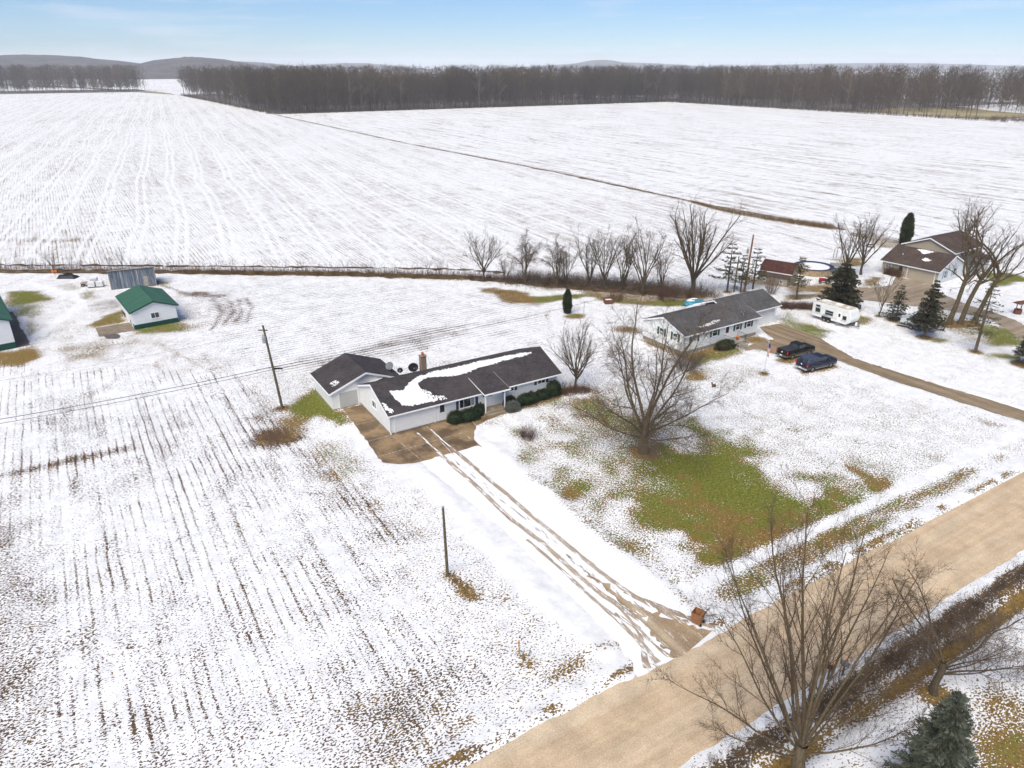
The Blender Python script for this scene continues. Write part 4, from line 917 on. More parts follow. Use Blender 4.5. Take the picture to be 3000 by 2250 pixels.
def pickup(loc, rz, paint_c, lower_c, label, cap):
    M['_p'] = mat('truck_paint', paint_c, .5, .2, 1.5, spec=.25); M['_l'] = mat('truck_lower', lower_c, .45, .3, 2.5, spec=.4)
    M['_c'] = mat('bed_cover', (.035, .034, .036) if not cap else tuple(c * 1.9 + .02 for c in paint_c), .5, .2, 3)
    t = empty('pickup_truck', loc, rz, label, 'pickup truck', 'pickups parked by the neighbour driveway')
    b = MB(); hw = .97
    def slab(x0, x1, z0, z1, w0=hw, w1=hw, xa=None, xb=None):
        xa = x0 if xa is None else xa; xb = x1 if xb is None else xb
        b.hull([(x0, -w0, z0), (x1, -w0, z0), (x1, w0, z0), (x0, w0, z0)], [(xa, -w1, z1), (xb, -w1, z1), (xb, w1, z1), (xa, w1, z1)])
    slab(-2.82, 2.78, .72, 1.02, .98, .985); slab(-2.80, -.55, 1.02, 1.34, .985, .95)        # sides of the bed
    slab(-.55, 1.25, 1.02, 1.22, .985, .96); slab(1.25, 2.78, 1.02, 1.20, .985, .90, 1.2, 2.66)   # doors, bonnet
    b.build('body', M['_p'], t, bevel=.05)
    lo = MB()
    for x0, x1 in ((-2.78, -2.18), (-1.26, 1.20), (2.12, 2.74)): lo.hull([(x0, -.93, .40), (x1, -.93, .40), (x1, .93, .40), (x0, .93, .40)], [(x0, -.975, .72), (x1, -.975, .72), (x1, .975, .72), (x0, .975, .72)])
    lo.box(-2.2, 2.2, -.6, .6, .35, .72); lo.build('lower_panels', M['_l'], t, bevel=.02)
    c0 = [(-.62, -.90, 1.22), (1.38, -.90, 1.22), (1.38, .90, 1.22), (-.62, .90, 1.22)]; c1 = [(-.42, -.72, 1.88), (.72, -.72, 1.88), (.72, .72, 1.88), (-.42, .72, 1.88)]
    cab = MB().hull(c0, c1).build('cab', M['_p'], t, bevel=.07)
    L = lambda a, b_, k: tuple(a[i] + (b_[i] - a[i]) * k for i in range(3))
    def on_side(i, j, u0, u1, k0, k1):
        f = lambda u_, k: L(L(c0[i], c0[j], u_), L(c1[i], c1[j], u_), k); return [f(u0, k0), f(u1, k0), f(u1, k1), f(u0, k1)]
    quad_on('window', on_side(0, 1, .06, .44, .18, .88), 'glass', cab); quad_on('window', on_side(0, 1, .48, .88, .18, .88), 'glass', cab)
    quad_on('window', on_side(2, 3, .12, .52, .18, .88), 'glass', cab); quad_on('window', on_side(2, 3, .56, .94, .18, .88), 'glass', cab)
    quad_on('windscreen', on_side(1, 2, .06, .94, .1, .92), 'glass', cab); quad_on('rear_window', on_side(3, 0, .08, .92, .2, .86), 'glass', cab)
    if cap:
        k0 = [(-2.78, -.94, 1.34), (-.60, -.94, 1.34), (-.60, .94, 1.34), (-2.78, .94, 1.34)]; k1 = [(-2.52, -.80, 1.90), (-.56, -.80, 1.92), (-.56, .80, 1.92), (-2.52, .80, 1.90)]
        cp = MB().hull(k0, k1).build('bed_cap', M['_c'], t, bevel=.06)
        def onc(i, j, u0, u1, a, b_):
            f = lambda u_, k: L(L(k0[i], k0[j], u_), L(k1[i], k1[j], u_), k); return [f(u0, a), f(u1, a), f(u1, b_), f(u0, b_)]
        quad_on('window', onc(0, 1, .12, .90, .22, .82), 'glass', cp); quad_on('window', onc(2, 3, .10, .88, .22, .82), 'glass', cp); quad_on('rear_hatch', onc(3, 0, .06, .94, .08, .92), 'glass', cp)
    else:
        MB().box(-2.74, -.62, -.88, .88, 1.345, 1.385).build('bed_cover', M['_c'], t, bevel=.015)
    quad_on('tailgate', [(-2.822, .78, .80), (-2.822, -.78, .80), (-2.806, -.78, 1.30), (-2.806, .78, 1.30)], '_p', t, .02)
    MB().cyl((0, 1.08), .10, 'x', -2.852, -2.845, 12).build('emblem', M['white_trim'], t)
    MB().box(-3.0, -2.80, -.96, .96, .46, .66).build('rear_bumper', M['chrome'] if cap else M['_l'], t, bevel=.03); MB().box(2.74, 2.92, -.94, .94, .45, .72).build('front_bumper', M['chrome'] if cap else M['_l'], t, bevel=.03)
    MB().box(-3.012, -3.0, -.18, .18, .58, .72).build('number_plate', M['white_trim'], t)
    for s in (-1, 1):
        MB().box(-2.84, -2.70, *sorted((s * .80, s * .995)), .86, 1.30).build('tail_light', M['red'], t, bevel=.02)
        MB().box(2.62, 2.80, *sorted((s * .58, s * .94)), .88, 1.10).build('headlight', M['curtain'], t, bevel=.02)
        MB().box(.92, 1.12, *sorted((s * .98, s * 1.18)), 1.22, 1.42).build('mirror', M['_p'], t, bevel=.02)
        MB().tube([(-1.2, s * .99, .42), (1.15, s * .99, .42)], .045, 6).build('running_board', M['chrome'], t)
        for x in (-1.72, 1.66):
            a = MB(); n = 9; o1 = [(x + .52 * math.cos(math.pi * i / (n - 1)), .42 + .50 * math.sin(math.pi * i / (n - 1))) for i in range(n)]; o2 = [(x + .43 * math.cos(math.pi * i / (n - 1)), .42 + .42 * math.sin(math.pi * i / (n - 1))) for i in range(n)][::-1]
            a.prism(o1 + o2, 'y', *sorted((s * .955, s * 1.01))); a.build('wheel_arch', M['_l'], t)
            wheel(t, x, s * .86, .40, .27, s)
    return t
pickup((39.55, 93.2), 30, (.011, .0095, .008), (.10, .085, .065), 'black pickup with flat bed cover nearest the neighbour house', False)
pickup((40.7, 88.7), 27, (.014, .019, .040), (.06, .06, .068), 'dark blue pickup with enclosed bed cap nearest the road', True)
# camping trailer
cp = empty('camping_trailer', (50.75, 107.3), -56, 'white camping trailer with tan roof parked on the grass', 'trailer')
pf = [(-3.3, .55), (2.6, .55), (3.25, 1.0), (3.42, 1.5), (3.1, 2.5), (2.8, 2.86), (-3.05, 2.86), (-3.35, 2.6)]
MB().prism(pf, 'y', -1.2, 1.2).build('body', mat('trailer_skin', (.74, .74, .71), .4, .05, 2), cp, bevel=.08)
MB().prism([(-3.0, -1.1), (2.75, -1.1), (2.75, 1.1), (-3.0, 1.1)], 'z', 2.87, 2.90).build('roof_membrane', mat('trailer_roof', (.52, .42, .28), .7, .25, 1.2, col2=(.70, .64, .54)), cp)
MB().box(.0, .95, -.35, .35, 2.90, 3.16).build('air_conditioner', M['white_trim'], cp, bevel=.06)
for x in (-2.2, 1.9): MB().box(x - .25, x + .25, -.25, .25, 2.90, 2.99).build('roof_vent', M['white_trim'], cp)
MB().box(-2.4, -1.4, .3, .9, 2.90, 2.97).build('roof_rack', M['white_trim'], cp)
fr = face_y(-1.2)
for a0, a1, b0, b1 in ((-2.7, -1.9, 1.35, 1.95), (-2.7, -2.0, 2.2, 2.45), (-.95, .35, 1.35, 1.62), (-.95, .35, 1.72, 2.0), (2.05, 2.65, 1.3, 1.85)): window(cp, fr, a0, a1, b0, b1, panes=1, frame='grey_metal', fw=.03)
dr_ = MB(); fbox(dr_, fr, 1.1, 1.75, .65, 2.3, .0, .02); dro = dr_.build('door', M['white_trim'], cp); g = MB(); fbox(g, fr, 1.28, 1.6, 1.5, 2.0, .021, .03); g.build('pane', M['glass'], dro)
for z in (.98, 1.08): q = MB(); fbox(q, fr, -3.25, 2.7, z, z + .03, .0, .006); q.build('stripe', M['grey_metal'], cp)
q = MB(); fbox(q, fr, -1.3, -.4, 1.12, 1.18, .0, .006); q.build('stripe', M['black'], cp)
MB().tube([(3.30, -.5, 1.4), (3.25, -.45, 1.75), (3.2, -.2, 1.9)], .025, 5).build('front_graphic', M['grey_metal'], cp)
for x in (-1.05, -.30):
    for s in (-1, 1): wheel(cp, x, s * 1.06, .34, .22, s)
MB().box(-1.5, .15, -1.215, -1.195, .50, .95).build('wheel_well', M['black'], cp); MB().box(1.1, 1.75, -1.45, -1.2, .42, .47).build('entry_step', M['grey_metal'], cp)
MB().tube([(3.0, -.9, .55), (4.3, 0, .5), (3.0, .9, .55)], .06, 6).build('hitch', M['black'], cp); MB().lathe([(.15, .5), (.16, .95), (.05, 1.02)], (3.7, 0, 0), 10).build('gas_bottle', M['white_trim'], cp); MB().tube([(4.2, 0, 0), (4.2, 0, .8)], .04, 6).build('jack', M['grey_metal'], cp)
# silver car half hidden by the spruce, on a two-axle trailer
sv = empty('silver_car', (62.3, 104.4, .45), -40, 'silver car on a trailer half hidden behind the small spruce', 'car')
cb = [(-2.3, .25), (2.25, .25), (2.3, .7), (1.2, .92), (.5, 1.42), (-1.0, 1.45), (-1.9, 1.0), (-2.32, .9)]
MB().prism(cb, 'y', -.88, .88).build('body', mat('silver_paint', (.48, .52, .52), .35, .1, spec=.5), sv, bevel=.12)
for s in (-1, 1):
    quad_on('window', [(-1.6, s * .885, .95), (.95, s * .885, .95), (.4, s * .885, 1.34), (-1.0, s * .885, 1.36)][::s * -1 if False else 1] if s < 0 else [(.95, .885, .95), (-1.6, .885, .95), (-1.0, .885, 1.36), (.4, .885, 1.34)], 'glass', sv)
    for x in (-1.4, 1.4): wheel(sv, x, s * .80, .31, .2, s)
tr = empty('flat_trailer', (62.3, 104.4), -40, 'low two axle trailer under the silver car', 'trailer')
MB().box(-2.7, 2.7, -1.0, 1.0, .36, .44).build('bed', M['wood_grey'], tr)
for x in (-.6, .2):
    for s in (-1, 1): wheel(tr, x, s * 1.1, .33, .2, s)
MB().tube([(2.7, -.5, .4), (3.9, 0, .42), (2.7, .5, .4)], .05, 6).build('hitch', M['black'], tr)
# red garden tractor by the big spruce
gt = empty('garden_tractor', (58.0, 129.3), 160, 'red garden tractor beside the pool yard spruce', 'tractor')
MB().box(-.2, 1.0, -.3, .3, .45, .95).hull([(-.9, -.35, .5), (-.2, -.35, .5), (-.2, .35, .5), (-.9, .35, .5)], [(-.9, -.35, .8), (-.2, -.3, .7), (-.2, .3, .7), (-.9, .35, .8)]).build('body', M['red'], gt, bevel=.04)
MB().box(-.75, -.3, -.25, .25, .82, .95).box(-.82, -.7, -.25, .25, .95, 1.3).build('seat', M['black'], gt, bevel=.03); MB().tube([(.0, 0, .9), (-.15, 0, 1.2)], .02, 5).lathe([(.18, 1.2), (.2, 1.22), (.18, 1.24)], (-.15, 0, 0), 10).build('steering_wheel', M['black'], gt)
for x, r in ((-.55, .42), (.75, .26)):
    for s in (-1, 1): wheel(gt, x, s * .48, r, .24, s)
# ------------------------------------------------------------------ poles, wires and small things
def pole(loc, h, r, lean, m, label, name='utility_pole'):
    o = empty(name, loc, 0, label, 'utility pole')
    MB().tube([(0, 0, -.3), (lean[0] * .3, lean[1] * .3, h * .3), (lean[0] * .65, lean[1] * .65, h * .65), (lean[0], lean[1], h)], [r, r * .92, r * .82, r * .68], 10).build('post', M[m], o, smooth=False)
    return o
def transformer(par, x, y, z):
    t = MB().lathe([(.05, 0), (.22, .02), (.23, .75), (.19, .83), (.05, .86)], (x, y, z), 14).build('transformer', M['grey_metal'], par)
    for a in (.5, 2.5): MB().lathe([(.035, .84), (.05, .9), (.03, .95), (.05, 1.0), (.02, 1.08)], (x + .1 * math.cos(a), y + .1 * math.sin(a), z), 8).build('bushing', M['dish_grey'], t)
pa = pole((-27.1, 76.2), 10.2, .16, (-1.0, .35), 'pole_wood', 'leaning utility pole with transformer left of the white garage')
transformer(pa, -1.0, .1, 8.2); MB().box(-1.6, -.55, .28, .38, 9.6, 9.72).build('crossarm', M['pole_wood'], pa); MB().box(-.55, .6, .1, .25, 4.95, 5.1).build('splice_box', M['black'], pa)
pb = pole((-5.12, 45.9), 6.4, .13, (-.12, 0), 'pole_wood', 'bare stub pole standing alone left of the snowy driveway')
MB().lathe([(.10, 0), (.10, .05), (.02, .09)], (-.12, 0, 6.38), 10).build('pole_cap', M['grey_metal'], pb)
pc = pole((41.6, 124.0), 10.2, .19, (.25, 0), 'pole_brown', 'tall orange brown utility pole with transformer behind the neighbour garage')
transformer(pc, -.35, -.05, 6.9); MB().tube([(.05, -.1, 3.0), (-1.0, -.2, 4.9)], .05, 6).lathe([(.1, 0), (.22, .1), (.2, .25), (.05, .3)], (-1.0, -.2, 4.85), 10).build('yard_light', M['grey_metal'], pc)
pd = pole((39.6, 123.6), 6.5, .13, (.1, 0), 'pole_wood', 'short grey pole beside the tall orange brown one')
def wire(a, b, sag, label, r=.022):
    a, b = np.array(a, float), np.array(b, float); o_ = a.copy()
    pts = [a + (b - a) * t - np.array((0, 0, sag * 4 * t * (1 - t))) - o_ for t in np.linspace(0, 1, 22)]
    o = MB().tube(pts, r, 5).build('overhead_cable', M['wire']); o.location = o_; tag(o, label, 'cable', 'overhead cables'); return o
PT = (-27.6, 76.4)
wire((PT[0], PT[1], 5.25), (-75.0, 52.5, 5.6), .9, 'thick upper black cable crossing the left field to the leaning pole', .03)
wire((PT[0], PT[1], 4.9), (-75.0, 52.3, 5.1), .9, 'lower black cable of the pair crossing the left field', .024)
wire((PT[0], PT[1] + .1, 5.2), (41.6, 123.9, 6.4), 1.3, 'long cable from the leaning pole over the back yards to the orange brown pole', .022)
wire((-28.0, 76.5, 9.5), (-75.0, 53.0, 9.6), 1.1, 'thin top wire above the left field', .010)
# stake and marker by the road
k = empty('survey_stake', (*survey(1121, 1413), 0), 0, 'slim tan wooden marker stake in the field near the road', 'stake')
MB().box(-.04, .04, -.02, .02, 0, 1.25).build('post', mat('tan_stake', (.40, .28, .14), .8, .2), k); MB().box(-.05, .05, -.025, .025, .72, .80).build('band', M['black'], k); MB().box(-.07, .07, -.03, -.02, .9, 1.1).build('marker', M['orange'], k)
k = MB().tube([(0, 0, 0), (.12, 0, .75)], .03, 6).build('marker_rod', M['dish_grey']); k.location = (*survey(1142, 1418), 0); tag(k, 'short dark leaning rod beside the tan marker stake', 'rod')
# wheeled bin
b = empty('wheeled_bin', (13.45, 40.55), GA + 200, 'brown wheeled bin with open lid standing at the driveway mouth', 'bin')
M['bin'] = mat('bin_brown', (.30, .135, .062), .6, .12, 4)
o4 = lambda w, d, z: [(-w, -d, z), (w, -d, z), (w, d, z), (-w, d, z)]
bb = MB(); outer0, outer1, inner1, inner0 = o4(.29, .30, .08), o4(.38, .40, 1.02), o4(.345, .365, 1.02), o4(.26, .27, .14)
V = outer0 + outer1 + inner1 + inner0; F = [(3, 2, 1, 0)]
for q in range(3): F += [(q * 4 + i, q * 4 + (i + 1) % 4, q * 4 + 4 + (i + 1) % 4, q * 4 + 4 + i) for i in range(4)]
F.append((12, 13, 14, 15)); bb.add(V, F).build('tub', M['bin'], b)
MB().prism([(-.30, .40), (.30, .40), (.36, .34), (.36, .28), (-.36, .28), (-.36, .34)], 'z', 1.0, 1.05).build('rim', M['bin'], b)
MB().hull([(-.36, .40, 1.03), (.36, .40, 1.03), (.36, .46, 1.03), (-.36, .46, 1.03)], [(-.33, .62, 1.55), (.33, .62, 1.55), (.33, .68, 1.53), (-.33, .68, 1.53)]).build('lid', mat('bin_lid', (.13, .065, .045), .5, .15), b)
for s in (-1, 1): MB().cyl((.33, .13), .13, 'x', *sorted((s * .20, s * .29)), 12).build('wheel', M['black'], b)
MB().tube([(-.3, .46, .98), (.3, .46, .98)], .02, 6).build('handle', M['black'], b)
# mailboxes behind the roadside brush
def mailbox(v, u, col, label, rz):
    m_ = empty('mailbox', W(v, u), rz, label, 'mailbox', 'roadside mailboxes')
    MB().box(-.05, .05, -.05, .05, 0, 1.1).build('post', M['pole_wood'], m_)
    n = 9; pr_ = [(-.14, 1.1), (.14, 1.1)] + [(.14 * math.cos(math.pi * i / (n - 1)), 1.25 + .14 * math.sin(math.pi * i / (n - 1))) for i in range(n)]
    MB().prism(pr_, 'y', -.28, .28).build('box', M[col], m_); MB().box(.145, .16, -.1, .02, 1.3, 1.48).build('flag', M['orange'], m_)
    return m_
mailbox(36.0, 19.2, 'black', 'dark mailbox with orange flag on the brushy verge behind the big tree', GA)
mailbox(37.1, 18.9, 'dish_grey', 'grey mailbox right of the dark one in the roadside brush', GA + 8)
# flag
fg = empty('flagpole', (33.15, 86.69), 0, 'thin flagpole with a limp striped flag on the neighbour lawn', 'flagpole')
MB().tube([(0, 0, 0), (0, 0, 4.4)], .03, 6).build('pole', M['chrome'], fg); MB().lathe([(.02, 4.4), (.06, 4.46), (.02, 4.52)], n=8).build('finial', M['chrome'], fg)
def flag_material():
    n = NT('striped_flag'); s_ = n.sep(n.co); st = n.ramp(n.math('FRACT', n.math('MULTIPLY', s_[2], 5.2)), .48, .52)
    c = n.mix(st, (.42, .02, .03), (.75, .74, .72)); c = n.mix(n.ramp(s_[2], 3.58, 3.6), c, (.04, .05, .14)); return n.done(c, .8, .1)
V = []; F = []
for i in range(9):
    for j in range(13):
        a, z = i / 8, j / 12; V.append((.03 + a * .30 * (1 - .35 * z) , .09 * math.sin(9 * a + 2.2 * z), 4.25 - 1.75 * z - .25 * a))
for i in range(8):
    for j in range(12): F.append((i * 13 + j, (i + 1) * 13 + j, (i + 1) * 13 + j + 1, i * 13 + j + 1))
tb = MB(); tb.v = V; tb.f = F; fo_ = tb.build('flag', flag_material(), fg, smooth=True); fo_.modifiers.new('s', 'SOLIDIFY').thickness = .006
MB().cyl((0, 0), .35, 'z', .0, .07, 10).build('base', M['pole_wood'], fg)
# small animal figure on the lawn
an = empty('animal_figure', (25.4, 82.2), 200, 'small brown animal figure on the snow left of the flagpole', 'animal figure')
def skin_body(name, verts, edges, rad, m, par):
    me = bpy.data.meshes.new(name); me.from_pydata(verts, edges, []); o = obj(name, me, m, par)
    sk = o.modifiers.new('skin', 'SKIN'); sv_ = me.skin_vertices[0].data
    for i, r in enumerate(rad): sv_[i].radius = (r, r)
    sv_[0].use_root = True; o.modifiers.new('sub', 'SUBSURF').levels = 1; o.modifiers['sub'].render_levels = 2
    return o
skin_body('body', [(0, 0, .34), (.22, 0, .36), (.32, 0, .50), (.36, 0, .64), (.46, 0, .64), (-.16, 0, .34), (-.32, 0, .22), (.2, .07, .02), (.2, -.07, .02), (-.12, .07, .02), (-.12, -.07, .02), (.33, .05, .78), (.33, -.05, .78)],
          [(0, 1), (1, 2), (2, 3), (3, 4), (0, 5), (5, 6), (1, 7), (1, 8), (5, 9), (5, 10), (3, 11), (3, 12)], [.14, .12, .08, .085, .04, .12, .03, .03, .03, .03, .03, .02, .02], mat('brown_fur', (.12, .065, .03), .95, .3, 6), an)
# storage totes, orange drum, dark heap by the ditch
def tote(x, y, rz, z, label):
    t = empty('storage_tote', (x, y, z), rz, label, 'tote', 'white storage totes')
    MB().box(-.55, .55, -.46, .46, .16, 1.05).build('tank', M['white_trim'], t, bevel=.06); c = MB()
    for zz in (.2, .45, .7, .95): 
        for y_ in (-.48, .48): c.tube([(-.58, y_, zz), (.58, y_, zz)], .012, 4)
        for x_ in (-.58, .58): c.tube([(x_, -.48, zz), (x_, .48, zz)], .012, 4)
    for k in np.linspace(-.58, .58, 6):
        for y_ in (-.48, .48): c.tube([(k, y_, .14), (k, y_, 1.06)], .012, 4)
    c.build('cage', M['grey_metal'], t); MB().box(-.6, .6, -.5, .5, .0, .12).build('pallet', M['black'], t)
tote(-76.6, 126.7, 17, 0, 'left storage tote in a wire cage beside the grey outbuilding'); tote(-75.3, 127.1, 17, 0, 'right storage tote in a wire cage beside the grey outbuilding')
tote(-77.1, 128.6, 17, .25, 'white storage tote set back behind the caged pair')
t = empty('hay_wagon', (-77.9, 127.6), 17, 'rusty low wagon left of the white totes', 'wagon'); MB().box(-1.0, .6, -.5, .5, .55, .75).build('bed', M['tin'], t)
for x in (-.7, .3):
    for s in (-1, 1): wheel(t, x, s * .5, .3, .16, s)
o = MB().cyl((0, .32), .32, 'x', -.5, .5, 12).build('orange_drums', M['orange']); o.location = (*survey(119, 590), 0); o.rotation_euler = (0, 0, .3); tag(o, 'orange drum lying at the ditch edge left of the totes', 'drum')
V = []; F = []
for i in range(11):
    for j in range(7):
        a, b_ = i / 5 - 1, j / 3 - 1; V.append((a * 1.8, b_ * .9, max(0, 1 - a * a) ** .5 * max(0, 1 - b_ * b_) ** .5 * .8 * (1 + .3 * math.sin(4 * a + 5 * b_))))
for i in range(10):
    for j in range(6): F.append((i * 7 + j, (i + 1) * 7 + j, (i + 1) * 7 + j + 1, i * 7 + j + 1))
tb = MB(); tb.v = V; tb.f = F; o = tb.build('tarp_pile', M['black'], smooth=True); o.location = (*survey(147, 600), 0); tag(o, 'dark tarpaulin heap near the ditch at the left', 'tarp')
# burn barrel / fire pit, boxes, clothes post behind the houses
t = empty('fire_pit', (*survey(1314, 655), 0), 10, 'square rusty fire pit box with snow inside behind the yard', 'fire pit')
for q in ((-.7, .7, -.62, -.55), (-.7, .7, .55, .62), (-.7, -.63, -.55, .55), (.63, .7, -.55, .55)): MB().box(*q, 0, .75).build('side_panel', M['wood_red'], t)
MB().box(-.63, .63, -.55, .55, .3, .6).build('snow_fill', M['snow'], t)
t = empty('clothes_post', (*survey(1261, 683), 0), 25, 'thin T shaped clothes post behind the columnar cedar', 'post'); MB().tube([(0, 0, 0), (0, 0, 2.4)], .045, 6).tube([(-.7, 0, 2.4), (.7, 0, 2.4)], .04, 6).build('frame', M['grey_metal'], t)
t = empty('wishing_well', (*survey(2197, 678), 0), 20, 'dark red wishing well with small roof at the far right', 'well')
MB().lathe([(.6, 0), (.6, .8), (.45, .8), (.45, .1)], n=8).build('well_wall', M['wood_red'], t)
for x in (-.55, .55): MB().box(x - .05, x + .05, -.05, .05, .0, 1.9).build('post', M['wood_red'], t)
MB().prism([(-.65, 1.8), (.65, 1.8), (.65, 1.86), (0, 2.25), (-.65, 1.86)], 'x', -.85, .85).build('roof', M['wood_red'], t)
t = empty('bench_table', (*survey(1880, 535), 0), 30, 'dark picnic table on the snow behind the far trees', 'table')
MB().box(-.9, .9, -.4, .4, .70, .75).build('table_top', M['pole_wood'], t)
for y in (-.75, .75): MB().box(-.9, .9, y - .14, y + .14, .42, .46).build('seat', M['pole_wood'], t)
for x in (-.65, .65): MB().tube([(x, -.7, 0), (x, -.25, .7)], .04, 5).tube([(x, .7, 0), (x, .25, .7)], .04, 5).tube([(x, -.75, .4), (x, .75, .4)], .04, 5).build('leg_frame', M['pole_wood'], t)
o = MB().lathe([(.3, 0), (.34, .1), (.3, .8), (.05, .82)], n=10).build('propane_tank', M['grey_metal']); o.rotation_euler = (R(90), 0, R(60)); o.location = (*survey(1583, 624), .35); tag(o, 'grey tank under the pines behind the neighbour garage', 'tank')
# ------------------------------------------------------------------ vegetation
def tubes_mesh(lines, sides):
    V = []; F = []; base = 0
    for pts, rad in lines:
        P = np.asarray(pts, float); n = len(P); T = np.empty_like(P); T[1:-1] = P[2:] - P[:-2]; T[0] = P[1] - P[0]; T[-1] = P[-1] - P[-2]
        T /= np.linalg.norm(T, axis=1)[:, None] + 1e-9
        a = np.where(np.abs(T[:, :1]) < .7, np.array([[1., 0, 0]]), np.array([[0, 1., 0]])); B = np.cross(T, a); B /= np.linalg.norm(B, axis=1)[:, None]; C = np.cross(T, B)
        th = np.arange(sides) * 2 * math.pi / sides
        ring = P[:, None, :] + np.asarray(rad)[:, None, None] * (np.cos(th)[None, :, None] * B[:, None, :] + np.sin(th)[None, :, None] * C[:, None, :])
        V.append(ring.reshape(-1, 3)); i = np.arange(n - 1)[:, None] * sides; k = np.arange(sides)[None, :]; k1 = (k + 1) % sides
        F.append(np.stack([i + k, i + k1, i + sides + k1, i + sides + k], -1).reshape(-1, 4) + base); base += n * sides
    return np.concatenate(V), np.concatenate(F)
def twigs(P0, D, L, r0, droop, g):
    """curved three-sided twigs: P0 (n,3), D unit directions, lengths L"""
    n = len(P0); L = L[:, None]; side = g.normal(0, .22, (n, 3))
    P1 = P0 + D * L * .5 + side * L * .18; D2 = D + side * .7; D2[:, 2] += droop; D2 /= np.linalg.norm(D2, axis=1)[:, None]; P2 = P1 + D2 * L * .5
    a = g.normal(0, 1, (n, 3)); B = np.cross(D, a); B /= np.linalg.norm(B, axis=1)[:, None] + 1e-9; C = np.cross(D, B)
    rings = []
    for P, k in ((P0, 1.0), (P1, .72), (P2, .35)):
        rr = (np.asarray(r0) * k)[:, None]
        for t in (0, 2.0944, 4.1888): rings.append(P + rr * (math.cos(t) * B + math.sin(t) * C))
    V = np.stack(rings, 1).reshape(-1, 3); q = []
    for s in (0, 3):
        for k in range(3): q.append((s + k, s + (k + 1) % 3, s + 3 + (k + 1) % 3, s + 3 + k))
    F = (np.arange(n)[:, None, None] * 9 + np.array(q)[None]).reshape(-1, 4)
    return V, F
def cat(parts):
    V = []; F = []; b = 0
    for v, f in parts: V.append(v); F.append(f + b); b += len(v)
    return np.concatenate(V), np.concatenate(F)
class Grow:
    def __init__(s, seed): s.g = np.random.default_rng(seed); s.r = random.Random(seed); s.lines = {0: [], 1: [], 2: [], 3: []}
    def limb(s, p, d, L, r, lvl, sp):
        rr = s.r; n = max(4, min(12, int(L / sp['seg'][min(lvl, 3)]) + 3)); p = list(p); d = list(d); pts = [tuple(p)]; rad = [r]; w = sp['wig'][min(lvl, 3)]; up = sp['up'][min(lvl, 3)]
        dirs = [tuple(d)]
        for i in range(n):
            d = [d[0] + rr.gauss(0, w), d[1] + rr.gauss(0, w), d[2] + rr.gauss(0, w) + up]; k = math.sqrt(sum(c * c for c in d)); d = [c / k for c in d]
            p = [p[j] + d[j] * L / n for j in range(3)]; pts.append(tuple(p)); rad.append(r * (1 - sp['taper'] * (i + 1) / n)); dirs.append(tuple(d))
        s.lines[min(lvl, 3)].append((pts, rad))
        if lvl >= sp['levels']: return
        k = sp['kids'][lvl]; k = max(1, int(k * (0.8 + .4 * rr.random())))
        t0 = sp['start'][lvl]
        for c in range(k):
            t = t0 + (1 - t0) * (c + rr.random()) / k; i = min(n - 1, int(t * n)); f = t * n - i
            q = tuple(pts[i][j] + (pts[i + 1][j] - pts[i][j]) * f for j in range(3)); dd = dirs[i]; rl = rad[i] + (rad[i + 1] - rad[i]) * f
            ang = sp['ang'][lvl] * (.7 + .6 * rr.random()); a = np.array((rr.gauss(0, 1), rr.gauss(0, 1), rr.gauss(0, 1))); dv = np.array(dd); a -= dv * a.dot(dv); a /= np.linalg.norm(a) + 1e-9
            nd = dv * math.cos(ang) + a * math.sin(ang); nd[2] += sp['lift'][lvl]; nd /= np.linalg.norm(nd)
            s.limb(q, nd, L * sp['ratio'][lvl] * (1.05 - .55 * t) * (.7 + .6 * rr.random()), max(sp['rmin'], rl * sp['thin'][lvl]), lvl + 1, sp)
    def twig_cloud(s, n_per_m, L, r, droop=0., spread=.8, lv=(2, 3), lift=.15):
        P0 = []; D = []; LL = []
        for l in lv:
            for pts, rad in s.lines[l]:
                P = np.array(pts); seg = P[1:] - P[:-1]; sl = np.linalg.norm(seg, axis=1); k = s.g.poisson(sl.sum() * n_per_m)
                if k == 0: continue
                idx = s.g.choice(len(seg), k, p=sl / sl.sum()); f = s.g.random(k)[:, None]
                P0.append(P[idx] + seg[idx] * f); d = seg[idx] / sl[idx][:, None]; d = d + s.g.normal(0, spread, (k, 3)); d[:, 2] += lift; D.append(d / np.linalg.norm(d, axis=1)[:, None]); LL.append(np.full(k, L))
        P0 = np.concatenate(P0); D = np.concatenate(D); LL = np.concatenate(LL) * s.g.uniform(.4, 1.2, len(P0))
        return twigs(P0, D, LL, np.full(len(P0), r), droop, s.g)
SP0 = dict(levels=3, seg=[.9, .8, .6, .5], wig=[.05, .08, .12, .15], up=[.02, .03, .03, .02], taper=.72, kids=[9, 7, 6], start=[.30, .25, .2], ang=[.6, .65, .7], ratio=[.75, .55, .5], thin=[.55, .55, .6], lift=[.1, .1, .08], rmin=.012)
